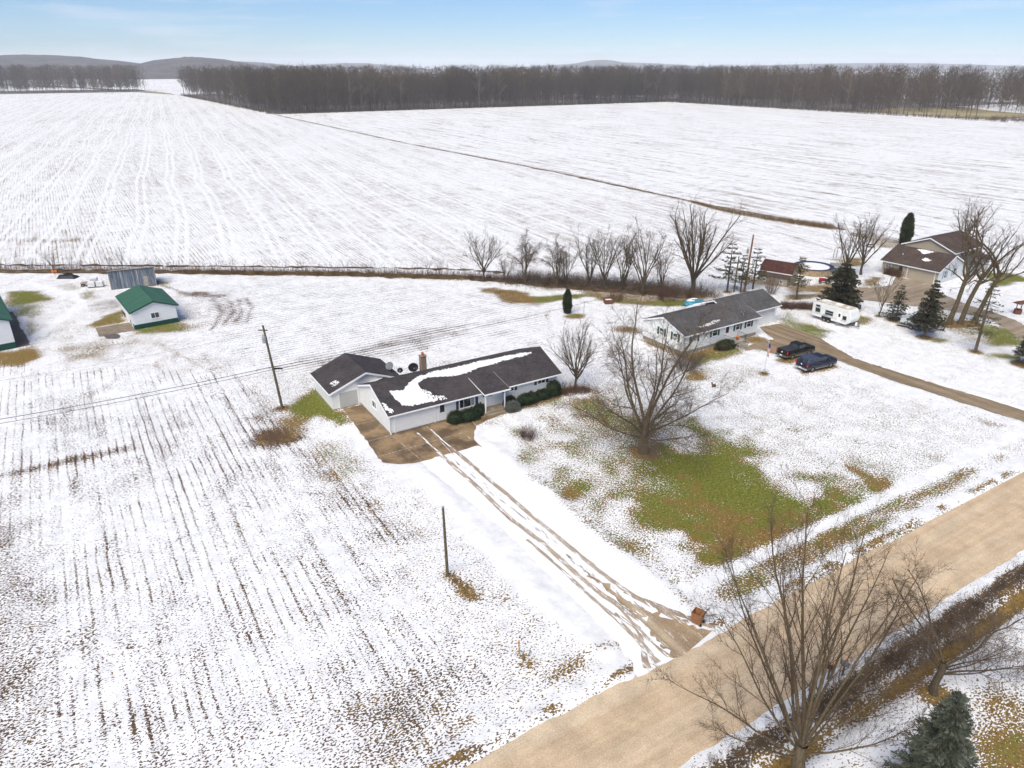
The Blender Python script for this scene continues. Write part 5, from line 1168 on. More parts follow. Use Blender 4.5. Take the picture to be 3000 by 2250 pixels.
def bare_meshes(seed, h, r, trunk, limbs, sp=None, tw=(3.0, .8, .010), droop=0., lift=.15, name='tree'):
    """trunk: height where limbs start; limbs: list of (direction, length, start fraction of trunk, radius factor)"""
    S = dict(SP0); S.update(sp or {}); G_ = Grow(seed); rr = G_.r; n = 6
    ph = rr.random() * 6; ln = S.get('lean', (0, 0))
    tp = [(ln[0] * (i / n) ** 1.3 + .05 * math.sin(i + ph), ln[1] * (i / n) ** 1.3 + .05 * math.cos(i * 1.3 + ph), -.3 + (trunk + .3) * i / n) for i in range(n + 1)]
    trd = [r * (1.35 if i == 0 else 1.08 if i == 1 else 1 - .25 * i / n) for i in range(n + 1)]; G_.lines[0].append((tp, trd))
    for (d, L, f, rf) in limbs:
        k = f * n; i = min(n - 1, int(k)); q = tuple(tp[i][j] + (tp[i + 1][j] - tp[i][j]) * (k - i) for j in range(3)); d = np.array(d, float); d /= np.linalg.norm(d)
        G_.limb(q, d, L, r * rf, 1, S)
    tv = tubes_mesh(G_.lines[0], 9); parts = [tv]
    if G_.lines[1]: parts.append(tubes_mesh(G_.lines[1], 6))
    trunk_me = np_mesh('trunk', *cat(parts))
    cp_ = []
    if G_.lines[2]: cp_.append(tubes_mesh(G_.lines[2], 4))
    if G_.lines[3]: cp_.append(tubes_mesh(G_.lines[3], 3))
    cp_.append(G_.twig_cloud(tw[0], tw[1], tw[2], droop, lift=lift))
    crown_me = np_mesh('crown', *cat(cp_)); trunk_me.polygons.foreach_set('use_smooth', [True] * len(trunk_me.polygons))
    return trunk_me, crown_me
def plant_tree(loc, meshes, label, bark='bark', twig='twig', name='bare_tree', cat_='tree', group='bare trees', rz=0, scale=1.0, mat_set=True):
    t = empty(name, loc, rz, label, cat_, group); t.scale = (scale,) * 3
    for nm, me, m in (('trunk', meshes[0], bark), ('crown', meshes[1], twig)):
        o = bpy.data.objects.new(nm, me)
        if not me.materials: me.materials.append(M[m])
        link(o, t)
    return t
def fan(rr, n, tilt, L, f0=.55, f1=1.0, rf=.5, az0=0, jit=.25):
    """n limbs spread round the trunk, tilted from the vertical"""
    out = []
    for i in range(n):
        a = az0 + 2 * math.pi * (i + rr.uniform(-.3, .3)) / n * 1.0 + i * 2.4 * 0; tl = tilt * (1 + rr.uniform(-jit, jit))
        out.append(((math.sin(tl) * math.cos(a), math.sin(tl) * math.sin(a), math.cos(tl)), L * rr.uniform(.8, 1.1), f0 + (f1 - f0) * rr.random(), rf * rr.uniform(.75, 1.1)))
    return out
# --- the big roadside tree in front
rr = random.Random(3)
L_ = [((-.42, .50, .95), 11.5, .80, .50), ((-.15, .45, 1.0), 13.2, .95, .58), ((.12, .55, 1.0), 13.5, 1.0, .60), ((.45, .50, 1.0), 13.0, .97, .55), ((.70, .45, .85), 11.5, .9, .45), ((-.75, .35, .75), 10.5, .78, .42), ((-1.0, .15, .55), 9.0, .68, .36),
      ((.05, .15, 1.0), 12.0, 1.0, .50), ((-.35, -.25, .9), 8.5, .9, .34), ((.5, -.35, .8), 8.0, .9, .32), ((.95, -.1, .40), 7.5, .7, .30), ((-.2, .85, .8), 11.0, .95, .44), ((.3, .95, .7), 10.5, .9, .40), ((.9, .6, .35), 8.0, .72, .30), ((-.9, -.3, .35), 7.0, .66, .26), ((.95, .55, .72), 12.5, .92, .42), ((.72, .80, .78), 13.0, .96, .44), ((-.55, .75, .8), 11.5, .9, .40)]
L_ = [(d, L, f, k * .52) for d, L, f, k in L_]
fgm = bare_meshes(31, 17, .44, 3.0, L_, dict(kids=[0, 10, 8], taper=.82, seg=[.9, .9, .6, .5], wig=[.05, .05, .09, .12], up=[.02, .035, .03, .02], ratio=[.7, .42, .45], start=[.3, .18, .12], ang=[.5, .5, .6], thin=[.5, .45, .5], rmin=.009), tw=(6.5, .6, .0062), lift=.2)
plant_tree((16.0, 28.0), fgm, 'large bare tree with many upright limbs at the near side of the gravel road', bark='bark', twig='twig', rz=0, scale=.96)
# --- its tangled neighbour
L_ = [((.55, .2, .7), 6.0, .8, .6), ((-.5, .5, .8), 6.0, .85, .6), ((1.0, -.1, .12), 6.5, .6, .5), ((.9, .4, .1), 6.0, .7, .45), ((-.6, .1, .5), 5.0, .7, .45), ((0, .7, .9), 6.0, 1.0, .55), ((.2, -.6, .5), 4.5, .8, .4), ((-.2, .9, .4), 5.5, .7, .45), ((.8, -.5, .2), 5.5, .65, .4)]
L_ = [(d, L, f, k * .55) for d, L, f, k in L_]
f2m = bare_meshes(17, 9, .26, 2.6, L_, dict(kids=[0, 12, 8], rmin=.008, up=[.02, .01, -.03, -.05], wig=[.05, .12, .16, .2], ang=[.5, .8, .9], ratio=[.7, .5, .55], lift=[.1, .15, 0.05]), tw=(6.0, .6, .006), droop=-.35, lift=-.05)
plant_tree((27.2, 34.2), f2m, 'tangled drooping bare tree beside the blue spruce at lower right', bark='bark_dark', twig='twig_grey', rz=15)
# --- broad yard tree
L_ = [((-.55, .1, 1.0), 11.0, .75, .55), ((-.15, .3, 1.2), 12.5, .95, .60), ((.25, .1, 1.2), 12.5, 1.0, .6), ((.75, .1, .9), 10.5, .8, .5), ((.9, -.3, .55), 9.0, .7, .42), ((-.8, -.3, .6), 8.5, .7, .4), ((.1, -.7, .9), 9.5, .85, .45), ((-.3, .8, .8), 9.5, .8, .45), ((.5, .8, .7), 9.0, .8, .42), ((1.0, .5, .35), 8.0, .6, .34), ((-1.0, .2, .35), 8.5, .6, .34), ((-.5, -.8, .4), 8.0, .6, .32), ((.5, -1, .35), 8.0, .6, .32), ((.0, 0, 1.2), 11, 1., .5)]
L_ = [(d, L, f, k * .6) for d, L, f, k in L_]
bgm = bare_meshes(8, 16.8, .46, 2.9, L_, dict(kids=[0, 9, 8], taper=.82, rmin=.010, up=[.02, .03, .0, -.03], wig=[.05, .08, .12, .15], ratio=[.7, .48, .5], ang=[.5, .7, .8]), tw=(7.0, .85, .0085), droop=-.30, lift=.0)
# low skirt of thin drooping suckers round the stem
G_ = Grow(77); n = 300; a = G_.g.random(n) * 6.283; P0 = np.stack([.45 * np.cos(a), .45 * np.sin(a), G_.g.uniform(1.2, 3.6, n)], 1); D = np.stack([np.cos(a), np.sin(a), G_.g.uniform(-.1, .5, n)], 1); D /= np.linalg.norm(D, axis=1)[:, None]
sk = twigs(P0, D, G_.g.uniform(1.5, 4.2, n), np.full(n, .012), -.75, G_.g)
bt = plant_tree((13.7, 65.6), bgm, scale=1.06, label='broad bare shade tree on the front lawn between the two white houses', bark='bark', twig='twig_grey', rz=20)
obj('sucker_shoots', np_mesh('sucker_shoots', *sk), M['twig_grey'], bt)
# --- neat oval tree at the end of the ranch house
ym = bare_meshes(5, 9.2, .17, 2.2, fan(random.Random(2), 14, .62, 5.6, .6, 1.0, .45) + [((0, 0, 1), 6.4, 1.0, .6), ((.2, .1, 1), 6.0, .9, .5)], dict(kids=[0, 9, 5], up=[.02, .06, .05, .04], ratio=[.7, .42, .5], ang=[.5, .5, .55]), tw=(4.5, .5, .007), lift=.4)
plant_tree((7.9, 81.6), ym, 'neat oval bare tree at the right end of the ranch house', bark='bark_dark', twig='twig')
# --- vase-shaped elm and the ditch row
em = bare_meshes(12, 15.5, .42, 3.0, fan(random.Random(5), 13, .42, 12.5, .5, 1.0, .48, jit=.5), dict(kids=[0, 8, 6], up=[0, .01, .01, .0], ratio=[.7, .38, .5], ang=[.5, .5, .6], wig=[.05, .05, .09, .12]), tw=(2.6, .8, .012), lift=.1)
plant_tree((31.8, 122.0), em, 'tall vase shaped bare elm on the ditch behind the neighbour house', bark='bark_dark', twig='twig')
dm = [bare_meshes(20 + i, 10.5, .19, 2.4 if i != 1 else 1.2, fan(random.Random(i + 9), [10, 8, 9][i], [.55, .35, .45][i], [7.2, 8.5, 8.0][i], .5, 1.0, .55), dict(kids=[0, 7, 5], wig=[.05, .09, .12, .15], ratio=[.7, .42, .5], up=[.02, .04, .03, .02]), tw=(3.4, .8, .013), lift=.2) for i in range(3)]
for (x, y, s, i, rz, lab) in [(-5.3, 131.0, 1.0, 0, 0, 'round bare tree standing alone at the left end of the ditch row'), (14.2, 127.5, 1.02, 1, 40, 'slim upright bare tree left of the close pair on the ditch'), (16.6, 125.6, 1.0, 2, 80, 'left one of the close pair of bare trees on the ditch'), (19.9, 124.8, 1.08, 1, 150, 'right one of the close pair of bare trees on the ditch'), (23.0, 121.6, 1.16, 2, 200, 'bare tree just left of the tall elm'), (9.8, 127.8, .75, 1, 250, 'small slender bare tree right of the vine draped trees'), (-1.2, 128.5, .5, 2, 10, 'low bare sapling between the round tree and vines'), (26.8, 124.5, .8, 1, 300, 'thin bare sapling behind the tall elm')]:
    plant_tree((x, y), dm[i], lab, bark='bark_dark', twig='twig', rz=rz, scale=s, group='bare trees along the ditch')
vm = bare_meshes(44, 10, .2, 3.5, fan(random.Random(21), 9, .4, 6.0, .4, 1.0, .5), dict(kids=[0, 8, 6], up=[.02, .03, -.02, -.08], wig=[.06, .12, .2, .25], ratio=[.7, .4, .5]), tw=(6.0, .9, .014), droop=-.9, lift=-.3)
plant_tree((2.5, 128.5), vm, 'left vine draped bare tree on the ditch', bark='bark_dark', twig='brush', group='vine draped trees'); plant_tree((8.2, 127.0), vm, 'right vine draped bare tree on the ditch', bark='bark_dark', twig='brush', rz=140, scale=.93, group='vine draped trees')
sap = bare_meshes(50, 5.5, .07, 1.2, fan(random.Random(31), 7, .4, 3.6, .4, 1.0, .5), dict(kids=[0, 5, 3], rmin=.008), tw=(2.0, .6, .012))
for k, (px, py, s, lab) in enumerate([(118, 592, 1.05, 'leafless sapling left of the grey outbuilding on the ditch'), (265, 580, .85, 'leafless sapling behind the grey outbuilding'), (925, 596, .75, 'leftmost of two thin saplings near the ditch middle'), (950, 598, .8, 'rightmost of two thin saplings near the ditch middle'), (240, 582, .55, 'tiny sapling behind the grey outbuilding roof')]):
    plant_tree((*survey(px, py), 0), sap, lab, bark='bark_dark', twig='twig', rz=k * 70, scale=s, group='saplings along the ditch')
# --- trees round the far house
rm = [bare_meshes(60 + i, 14, .24, 3.5, fan(random.Random(i + 40), 10, .38, 9.0, .45, 1.0, .5), dict(kids=[0, 7, 5], ratio=[.7, .42, .5]), tw=(2.2, .8, .013), lift=.15) for i in range(2)]
plant_tree((63.4, 132.9), rm[0], 'left bare tree rising behind the dark round spruce', bark='bark_dark', twig='twig', scale=.95, group='bare trees by the far house'); plant_tree((67.5, 135.5), rm[1], 'right bare tree rising behind the dark round spruce', bark='bark_dark', twig='twig', group='bare trees by the far house', rz=60)
plant_tree((95.0, 150.0), rm[0], 'bare tree behind the roof of the far house', bark='bark_dark', twig='twig', rz=100, scale=1.0, group='bare trees by the far house')
L_ = [((.2, .1, 1), 10.5, .9, .6), ((.7, .0, .8), 9.5, .85, .5), ((-.5, .1, .8), 8.5, .9, .45), ((.9, .3, .4), 8.5, .8, .45), ((.1, -.5, .8), 8.0, .95, .4), ((-.2, .6, .9), 9, 1., .5), ((.6, -.4, .5), 8, .8, .35), ((-.8, -.2, .4), 7, .85, .32)]
km = [bare_meshes(70 + i, 17, .36, 8.0, L_[i:] + L_[:i // 2], dict(kids=[0, 6, 5], wig=[.05, .14, .18, .2], ratio=[.7, .5, .5], lean=(1.0 + .6 * i, 0), ang=[.5, .7, .8]), tw=(1.8, .8, .012)) for i in range(3)]
for k, (x, y, lab) in enumerate([(68.4, 106.4, 'left of the three stout bare trunks before the far house'), (70.0, 106.3, 'middle of the three stout bare trunks before the far house'), (72.3, 106.6, 'right and thickest of the three stout trunks before the far house')]):
    plant_tree((x, y), km[k], lab, bark='bark', twig='twig', group='stout trees before the far house', scale=1.0)
plant_tree((59.3, 110.2), sap, 'thin bare young tree left of the small spruces', bark='bark', twig='twig_grey', scale=1.5, group='young trees')
# --- shrubs without leaves
def bare_shrub(seed, n, h, r0, spread, tr=.010):
    g = np.random.default_rng(seed); a = g.random(n) * 6.283; q = g.random(n) ** .5 * r0; P0 = np.stack([q * np.cos(a), q * np.sin(a), np.full(n, -.05)], 1)
    D = np.stack([np.cos(a) * spread * g.random(n), np.sin(a) * spread * g.random(n), np.ones(n)], 1); D += g.normal(0, .12, D.shape); D /= np.linalg.norm(D, axis=1)[:, None]; L = h * g.uniform(.6, 1.1, n)
    m1 = twigs(P0, D, L, np.full(n, tr), .15, g); k = n * 6; i = g.integers(0, n, k); f = g.uniform(.25, .95, k)[:, None]
    Q = P0[i] + D[i] * L[i][:, None] * f; D2 = D[i] + g.normal(0, .5, (k, 3)); D2 /= np.linalg.norm(D2, axis=1)[:, None]
    return np_mesh('stems', *cat([m1, twigs(Q, D2, L[i] * .35 * g.uniform(.5, 1.2, k), np.full(k, tr * .65), .0, g)]))
def shrub(loc, me, lab, m='twig_red', s=1.0, group='leafless shrubs', rz=0):
    t = empty('leafless_shrub', loc, rz, lab, 'shrub', group); t.scale = (s,) * 3
    if not me.materials: me.materials.append(M[m])
    link(bpy.data.objects.new('stems', me), t); return t
sh1 = bare_shrub(1, 130, 1.5, .55, .9, .009)
shrub((*survey(1140, 948), 0), sh1, 'rounded brown leafless shrub in the snow before the ranch house', s=1.05)
sh2 = bare_shrub(2, 200, 1.0, 1.0, .8, .010); p = fA(22.9, -1.2); shrub((p[0], p[1], 0), sh2, 'reddish leafless shrub under the oval tree at the house corner', s=1.1); p = fA(24.6, -1.8); shrub((p[0], p[1], 0), sh2, 'low reddish leafless shrub right of the one at the house corner', s=.9, rz=80)
sh3 = bare_shrub(3, 60, 3.9, .8, .5, .018); shrub((45.9, 122.6, 0), sh3, 'tall multi stemmed leafless bush before the gambrel shed', 'twig_red')
sh4 = bare_shrub(4, 90, 2.4, 1.2, .8, .016); shrub((*survey(1440, 648), 0), sh4, 'reddish arching bush left of the tall elm', 'twig_red', 1.2); shrub((*survey(1330, 650), 0), sh4, 'arching bush right of the fire pit', s=.8, rz=50); 
shrub((23.2, 88.2, 0), bare_shrub(6, 260, 3.0, 1.2, .95, .009), 'dense grey brown bush left of the neighbour house front', 'twig_grey', 1.0)
# brown hedge between the two neighbours
hg = empty('brown_hedge', (49.0, 114.0), -6, 'low brown leafless hedge behind the camping trailer', 'hedge')
g = np.random.default_rng(5); n = 1100; P0 = np.stack([g.uniform(-4.2, 3.2, n), g.normal(0, .5, n), np.zeros(n)], 1); D = g.normal(0, .4, (n, 3)); D[:, 2] = 1; D /= np.linalg.norm(D, axis=1)[:, None]
V1 = twigs(P0, D, g.uniform(.7, 1.5, n), np.full(n, .014), .1, g); n2 = 3000; i = g.integers(0, n, n2); Q = P0[i] + D[i] * g.uniform(.3, 1.0, n2)[:, None]; D2 = g.normal(0, .6, (n2, 3)); D2[:, 2] += .4; D2 /= np.linalg.norm(D2, axis=1)[:, None]
obj('stems', np_mesh('stems', *cat([V1, twigs(Q, D2, g.uniform(.3, .6, n2), np.full(n2, .010), 0, g)])), M['twig_red'], hg)
rh = empty('red_hedge', (73.4, 134.8), -55, 'dark red leafless hedge by the far house garage', 'hedge')
n = 500; P0 = np.stack([g.uniform(-1.6, 1.6, n), g.uniform(-.6, .6, n), np.zeros(n)], 1); D = g.normal(0, .25, (n, 3)); D[:, 2] = 1; D /= np.linalg.norm(D, axis=1)[:, None]
obj('stems', np_mesh('stems', *twigs(P0, D, g.uniform(1.3, 1.9, n), np.full(n, .022), 0, g)), M['twig_red'], rh)
# --- evergreens: needle sprays as many small blades
def blades(P, D, L, Wd, g):
    """flat pointed blades from P along D"""
    a = g.normal(0, 1, P.shape); S = np.cross(D, a); S /= np.linalg.norm(S, axis=1)[:, None] + 1e-9; S = S * Wd[:, None]; E = D * L[:, None]
    V = np.stack([P, P + E * .45 + S, P + E, P + E * .45 - S], 1).reshape(-1, 3); F = np.arange(len(P) * 4).reshape(-1, 4); return V, F
def spruce_meshes(seed, h, rad, skirt, whorls, per, bl=.22, bw=.05, dens=26, droop=-.25, gap=0.0, irr=.15, power=.85):
    g = np.random.default_rng(seed); P = []; D = []; lines = [([(0, 0, -.2), (0, 0, h * .5), (0, 0, h * .98)], [h * .022, h * .014, .015])]; br = []
    for w in range(whorls):
        z = skirt + (h - skirt) * (w + g.random() * .6) / whorls; k = 1 - (z - skirt) / (h - skirt); R_ = rad * (k ** power) * (1 + irr * g.normal()) + .06
        for b in range(per):
            if g.random() < gap: continue
            a = 6.283 * (b + g.random()) / per; L = R_ * g.uniform(.75, 1.1); n = max(3, int(L / .25)); t = np.linspace(0, 1, n)
            x = t * L; zz = z + droop * L * t + .28 * L * t * t * abs(droop) * 2.2; pts = np.stack([x * math.cos(a), x * math.sin(a), zz], 1)
            br.append((pts, np.linspace(.03, .008, n) * (h / 8))); m = max(4, int(L * dens)); f = g.random(m) ** .8; base = np.stack([np.interp(f, t, pts[:, j]) for j in range(3)], 1)
            side = g.choice([-1, 1], m); ca, sa = math.cos(a), math.sin(a); spread = L * .22 * (1 - f * .6); off = side * spread * g.random(m)
            base = base + np.stack([-sa * off, ca * off, g.normal(-.03, .05, m) * 1.0], 1)
            d = np.stack([ca - sa * side * .8, sa + ca * side * .8, g.normal(.05, .35, m)], 1); P.append(base); D.append(d / np.linalg.norm(d, axis=1)[:, None])
    P = np.concatenate(P); D = np.concatenate(D); n = len(P)
    return np_mesh('trunk', *cat([tubes_mesh(lines, 8), tubes_mesh(br, 3)])), np_mesh('crown', *blades(P, D, bl * g.uniform(.6, 1.3, n), bw * g.uniform(.6, 1.3, n), g))
fs_ = spruce_meshes(1, 8.4, 2.15, .4, 17, 13, .22, .022, 150, droop=-.38, power=.62, irr=.08)
plant_tree((22.45, 26.45), fs_, 'dense blue green spruce at the bottom right corner', bark='bark_dark', twig='blue_spruce', name='spruce_tree', group='evergreens')
s1 = spruce_meshes(2, 7.6, 3.6, .2, 16, 13, .42, .10, 22, droop=-.1, irr=.22, power=.5); plant_tree((54.6, 114.6), s1, 'broad dark rounded spruce behind the camping trailer', bark='bark_dark', twig='spruce', name='spruce_tree', group='evergreens')
s2 = spruce_meshes(3, 5.8, 2.1, .3, 14, 9, .30, .07, 16, irr=.2, gap=.12, power=.9); plant_tree((61.0, 108.4), s2, 'small open spruce left of the silver car', bark='bark_dark', twig='spruce', name='spruce_tree', group='evergreens')
s3 = spruce_meshes(4, 8.8, 2.5, 1.8, 18, 11, .34, .08, 20, irr=.18, power=.75); plant_tree((61.4, 100.5), s3, 'dark spruce with bare lower trunk in front of the silver car', bark='bark', twig='spruce', name='spruce_tree', group='evergreens')
s4 = spruce_meshes(5, 10.4, 2.9, 2.8, 15, 7, .30, .06, 11, irr=.3, gap=.3, power=.8); plant_tree((65.5, 94.5), s4, 'thin see through spruce with pale trunk right of the stout trunks', bark='bark', twig='pine', name='spruce_tree', group='evergreens')
plant_tree((69.3, 89.5), s3, 'spruce cut off by the right edge of the picture', bark='bark', twig='spruce', name='spruce_tree', group='evergreens', rz=70, scale=.7)
p1 = spruce_meshes(6, 9.2, 2.0, 2.2, 9, 6, .40, .09, 15, droop=.05, irr=.3, gap=.2, power=.5)
for x, y, s, rz, lab in ((38.5, 124.0, 1.0, 0, 'tallest of the three thin pines left of the orange brown pole'), (40.7, 123.4, .78, 100, 'shortest of the three thin pines by the orange brown pole'), (43.6, 125.6, .85, 200, 'thin pine directly behind the orange brown pole')): plant_tree((x, y), p1, lab, bark='bark_dark', twig='pine', name='pine_tree', group='thin pines', rz=rz, scale=s)
lm = spruce_meshes(7, 7.4, 1.6, 2.2, 12, 8, .30, .06, 16, droop=.1, irr=.3, power=.45); plant_tree((49.3, 119.7), lm, 'ochre needled young conifer before the gambrel shed', bark='bark_dark', twig='larch', name='conifer_tree', group='evergreens')
def leaf_mass(seed, shape, n, bl, bw, up=.4):
    """blades over the surface and just inside a solid given by shape(u)->points, outward dirs"""
    g = np.random.default_rng(seed); P, D = shape(g, n); D = D + g.normal(0, .45, P.shape); D[:, 2] += up; D /= np.linalg.norm(D, axis=1)[:, None]
    return np_mesh('crown', *blades(P, D, bl * g.uniform(.6, 1.3, n), bw * g.uniform(.6, 1.3, n), g))
def column(h, r):
    def f(g, n):
        z = g.random(n); a = g.random(n) * 6.283; q = r * np.sqrt(np.clip(np.sin(np.pi * (z * .86 + .14)) , 0, 1)) * (.72 + .3 * g.random(n)) * (1 + .12 * np.sin(3 * a + 9 * z)); q = np.where(z > .8, q * (1 - (z - .8) * 2.2), q)
        return np.stack([q * np.cos(a), q * np.sin(a), z * h + .05], 1), np.stack([np.cos(a), np.sin(a), np.zeros(n)], 1) * .5
    return f
stem = np_mesh('trunk', *tubes_mesh([([(0, 0, -.2), (0, 0, 1.5), (0, 0, 3)], [.10, .07, .03])], 8))
ac = leaf_mass(1, column(3.8, .62), 5200, .34, .06, 1.1); plant_tree((9.0, 111.7), (stem, ac), 'small columnar cedar standing alone behind the ranch house', bark='bark_dark', twig='cedar', name='columnar_cedar', group='columnar cedars')
plant_tree((88.4, 160.5), (stem, ac), 'dark columnar cedar at the field edge behind the far house', bark='bark_dark', twig='cedar', name='columnar_cedar', group='columnar cedars', scale=1.75)
def ellip(rx, ry, rz, box=2.6):
    def f(g, n):
        d = g.normal(0, 1, (n, 3)); d[:, 2] = np.abs(d[:, 2]); d /= np.linalg.norm(d, axis=1)[:, None]; k = (np.abs(d) ** box).sum(1) ** (-1 / box); s = (d * k[:, None]) * (.80 + .22 * g.random(n))[:, None]; a = np.arctan2(s[:, 1], s[:, 0])
        s = s * (1 + .07 * np.sin(5 * a + 4 * s[:, 2]))[:, None]; return s * np.array([rx, ry, rz]), d
    return f
def core(rx, ry, rz):
    m = MB(); n = 14; return m.lathe([(.80, 0), (.86, .3), (.84, .6), (.62, .78), (.1, .84)], n=n)
def clipped(x, y, rx, ry, rz, m, lab, seed, n=3000):
    p = fA(x, y); t = empty('clipped_shrub', p, GA, lab, 'shrub', 'evergreen shrubs along the ranch house')
    c = core(1, 1, 1); c.v = [(v[0] * rx, v[1] * ry, v[2] * rz) for v in c.v]; c.build('inner_branches', M['bark_dark'] if m != 'yew' else M['yew'], t)
    obj('leaves', leaf_mass(seed, ellip(rx, ry, rz), n, .12, .035, .3), M[m], t); return t
clipped(7.55, -.95, .95, .80, 1.30, 'yew', 'dark green clipped shrub right of the side entry door', 1); clipped(9.2, -1.2, 1.30, .85, 1.25, 'yew', 'widest clipped shrub under the picture window', 2, 3600); clipped(10.75, -.72, .68, .55, 1.35, 'yew', 'narrow clipped shrub left of the porch', 3)
clipped(14.85, -.65, .80, .55, 1.25, 'yew', 'clipped shrub just right of the porch against the wall', 4); clipped(14.55, -1.75, .95, .75, 1.05, 'juniper', 'pale grey juniper mound right of the porch steps', 5)
clipped(17.3, -.95, 1.65, .80, 1.20, 'yew', 'longest clipped hedge shrub along the ranch house wall', 6, 4200); clipped(19.4, -.85, 1.0, .72, 1.12, 'yew', 'middle clipped shrub between the long hedge and corner bush', 7); clipped(21.2, -.60, 1.0, .80, 1.75, 'yew', 'tall rounded bush at the right corner of the ranch house', 8, 3400)
p = pB(7.3, -1.1); q = survey(0, 0)
t = empty('clipped_shrub', p, 33, 'dark olive bush left of the neighbour porch steps', 'shrub'); c = core(1, 1, 1); c.v = [(v[0] * 1.6, v[1] * .8, v[2] * 1.1) for v in c.v]; c.build('inner_branches', M['bark_dark'], t); obj('leaves', leaf_mass(19, ellip(1.7, .9, 1.2), 3000, .2, .035, .5), M['cedar'], t)
# --- uncountable stuff: ditch brush, tall grass, the overgrown verge
def brush(name, sample, n, h, r, m, g, lab, side=4, lean=.35, cat_='brush'):
    P0 = sample(n); D = g.normal(0, lean, (n, 3)); D[:, 2] = 1; D /= np.linalg.norm(D, axis=1)[:, None]; L = h * g.uniform(.4, 1.15, n); m1 = twigs(P0, D, L, np.full(n, r), 0, g); parts = [m1]
    if side:
        k = n * side; i = g.integers(0, n, k); Q = P0[i] + D[i] * (L[i] * g.uniform(.2, .95, k))[:, None] * .9; D2 = D[i] + g.normal(0, .8, (k, 3)); D2 /= np.linalg.norm(D2, axis=1)[:, None]; parts.append(twigs(Q, D2, L[i] * .4, np.full(k, r * .7), -.1, g))
    o = obj(name, np_mesh(name, *cat(parts)), m); tag(o, lab, cat_, kind='stuff'); return o
g = np.random.default_rng(9)
def strip(v0, v1, u0, su):
    def f(n):
        v = g.uniform(v0, v1, n); u = u0 + g.normal(0, su, n); keep = vnoise(v, u, 2.2, 33); u = np.where(keep > .35, u, u0 + (u - u0) * .3); return np.stack([v * GC - u * GS, v * GS + u * GC, np.full(n, -.05)], 1)
    return f
brush('roadside_brush', strip(20, 66, 18.1, .40), 2600, .85, .009, M['brush'], g, 'brown tangled brush along the near side of the road', 4, .5)
brush('ditch_brush', strip(33, 52, 17.2, .9), 1300, 1.2, .009, M['brush'], g, 'brown thicket under the tangled tree by the roadside ditch', 4, .6)
def along(pts, sd, dens=None):
    P = np.array([survey(*p) for p in pts])
    def f(n):
        k = g.integers(0, len(P) - 1, n); t = g.random(n)[:, None]; q = P[k] + (P[k + 1] - P[k]) * t + g.normal(0, sd, (n, 2)); return np.concatenate([q, np.full((n, 1), -.05)], 1)
    return f
brush('ditch_thicket', along([(1110, 606), (1180, 612), (1260, 616), (1340, 622), (1420, 630), (1530, 638)], 1.8), 4600, 2.3, .019, M['brush'], g, 'dark brown thicket at the foot of the ditch trees', 1, .55)
brush('ditch_weeds', along([(-20, 582), (200, 584), (400, 586), (600, 589), (800, 591), (1000, 598), (1110, 606)], .9), 3400, 1.25, .022, M['twig_red'], g, 'brown weeds lining the field ditch', 1, .35)
brush('ditch_saplings', along([(0, 576), (200, 576), (400, 578), (700, 582), (1000, 590)], 1.0), 320, 2.3, .018, M['twig'], g, 'thin bare saplings along the far bank of the ditch', 4, .3)
brush('tall_dry_grass', along([(400, 590), (600, 593), (800, 596), (1000, 603)], .6), 4200, 1.0, .026, M['dry_grass'], g, 'tan dry grass on the near bank of the ditch', 0, .3, 'grass')
brush('marsh_grass', along([(1560, 455), (1650, 472), (1740, 486), (1800, 494)], 1.0), 2600, 1.3, .035, M['dry_grass'], g, 'ochre marsh grass along the straight field ditch', 0, .25, 'grass')
brush('field_ditch_grass', along([(605, 251), (870, 309), (1200, 371), (1500, 438), (1560, 455)], .7), 3600, .7, .04, M['dry_grass'], g, 'dry grass strip along the straight ditch between the fields', 0, .3, 'grass')
M['ditch_earth'] = mat('ditch_earth', (.115, .075, .038), .95, .45, .5, col2=(.30, .23, .15))
M['ditch_dark'] = mat('ditch_dark', (.085, .05, .025), .95, .45, .7, col2=(.20, .135, .07))
dd = ribbon('field_ditch', [(161.4, 640), (159, 500), (157.2, 367.7), (160.5, 233.6), (158.5, 155.5), (161.9, 108)], 1.1, .10, M['ditch_earth'], None, .35, 26); tag(dd, kind='structure')
def w2uv(p): return (p[0] * GC + p[1] * GS, -p[0] * GS + p[1] * GC)
dn = ribbon('ditch', [w2uv(survey(*p)) for p in [(-60, 586), (0, 586), (200, 587), (400, 588), (600, 591), (800, 594), (1000, 600), (1100, 608), (1180, 616), (1300, 626), (1420, 634), (1500, 642)]], 2.8, .09, M['ditch_dark'], None, .4, 12); tag(dn, kind='structure')
df = ribbon('ditch_bank', [w2uv(survey(*p)) for p in [(-60, 573.5), (0, 573.5), (200, 573.5), (400, 575), (600, 577), (800, 579), (1000, 583), (1090, 590)]], .8, .09, M['ditch_dark'], None, .35, 14); tag(df, kind='structure')
# low stubby stuff piled under the elm: logs and boards
for k, (px, py, rz, L) in enumerate([(1370, 628, 20, 3.2), (1400, 634, 5, 3.0), (1430, 630, -10, 3.6)]):
    t = empty('log_pile', (*survey(px, py), 0), rz, ['stack of weathered logs left of the elm by the bushes', 'middle stack of weathered logs near the elm', 'right stack of weathered logs at the foot of the elm'][k], 'logs', 'log stacks'); r_g = random.Random(k)
    for i in range(9): MB().tube([(-L / 2, (i % 3 - 1) * .3, .15 + .27 * (i // 3)), (L / 2 + r_g.uniform(-.3, .3), (i % 3 - 1) * .3, .15 + .27 * (i // 3))], .13, 7).build('log', M['wood_red'] if i % 2 else M['bark'], t)
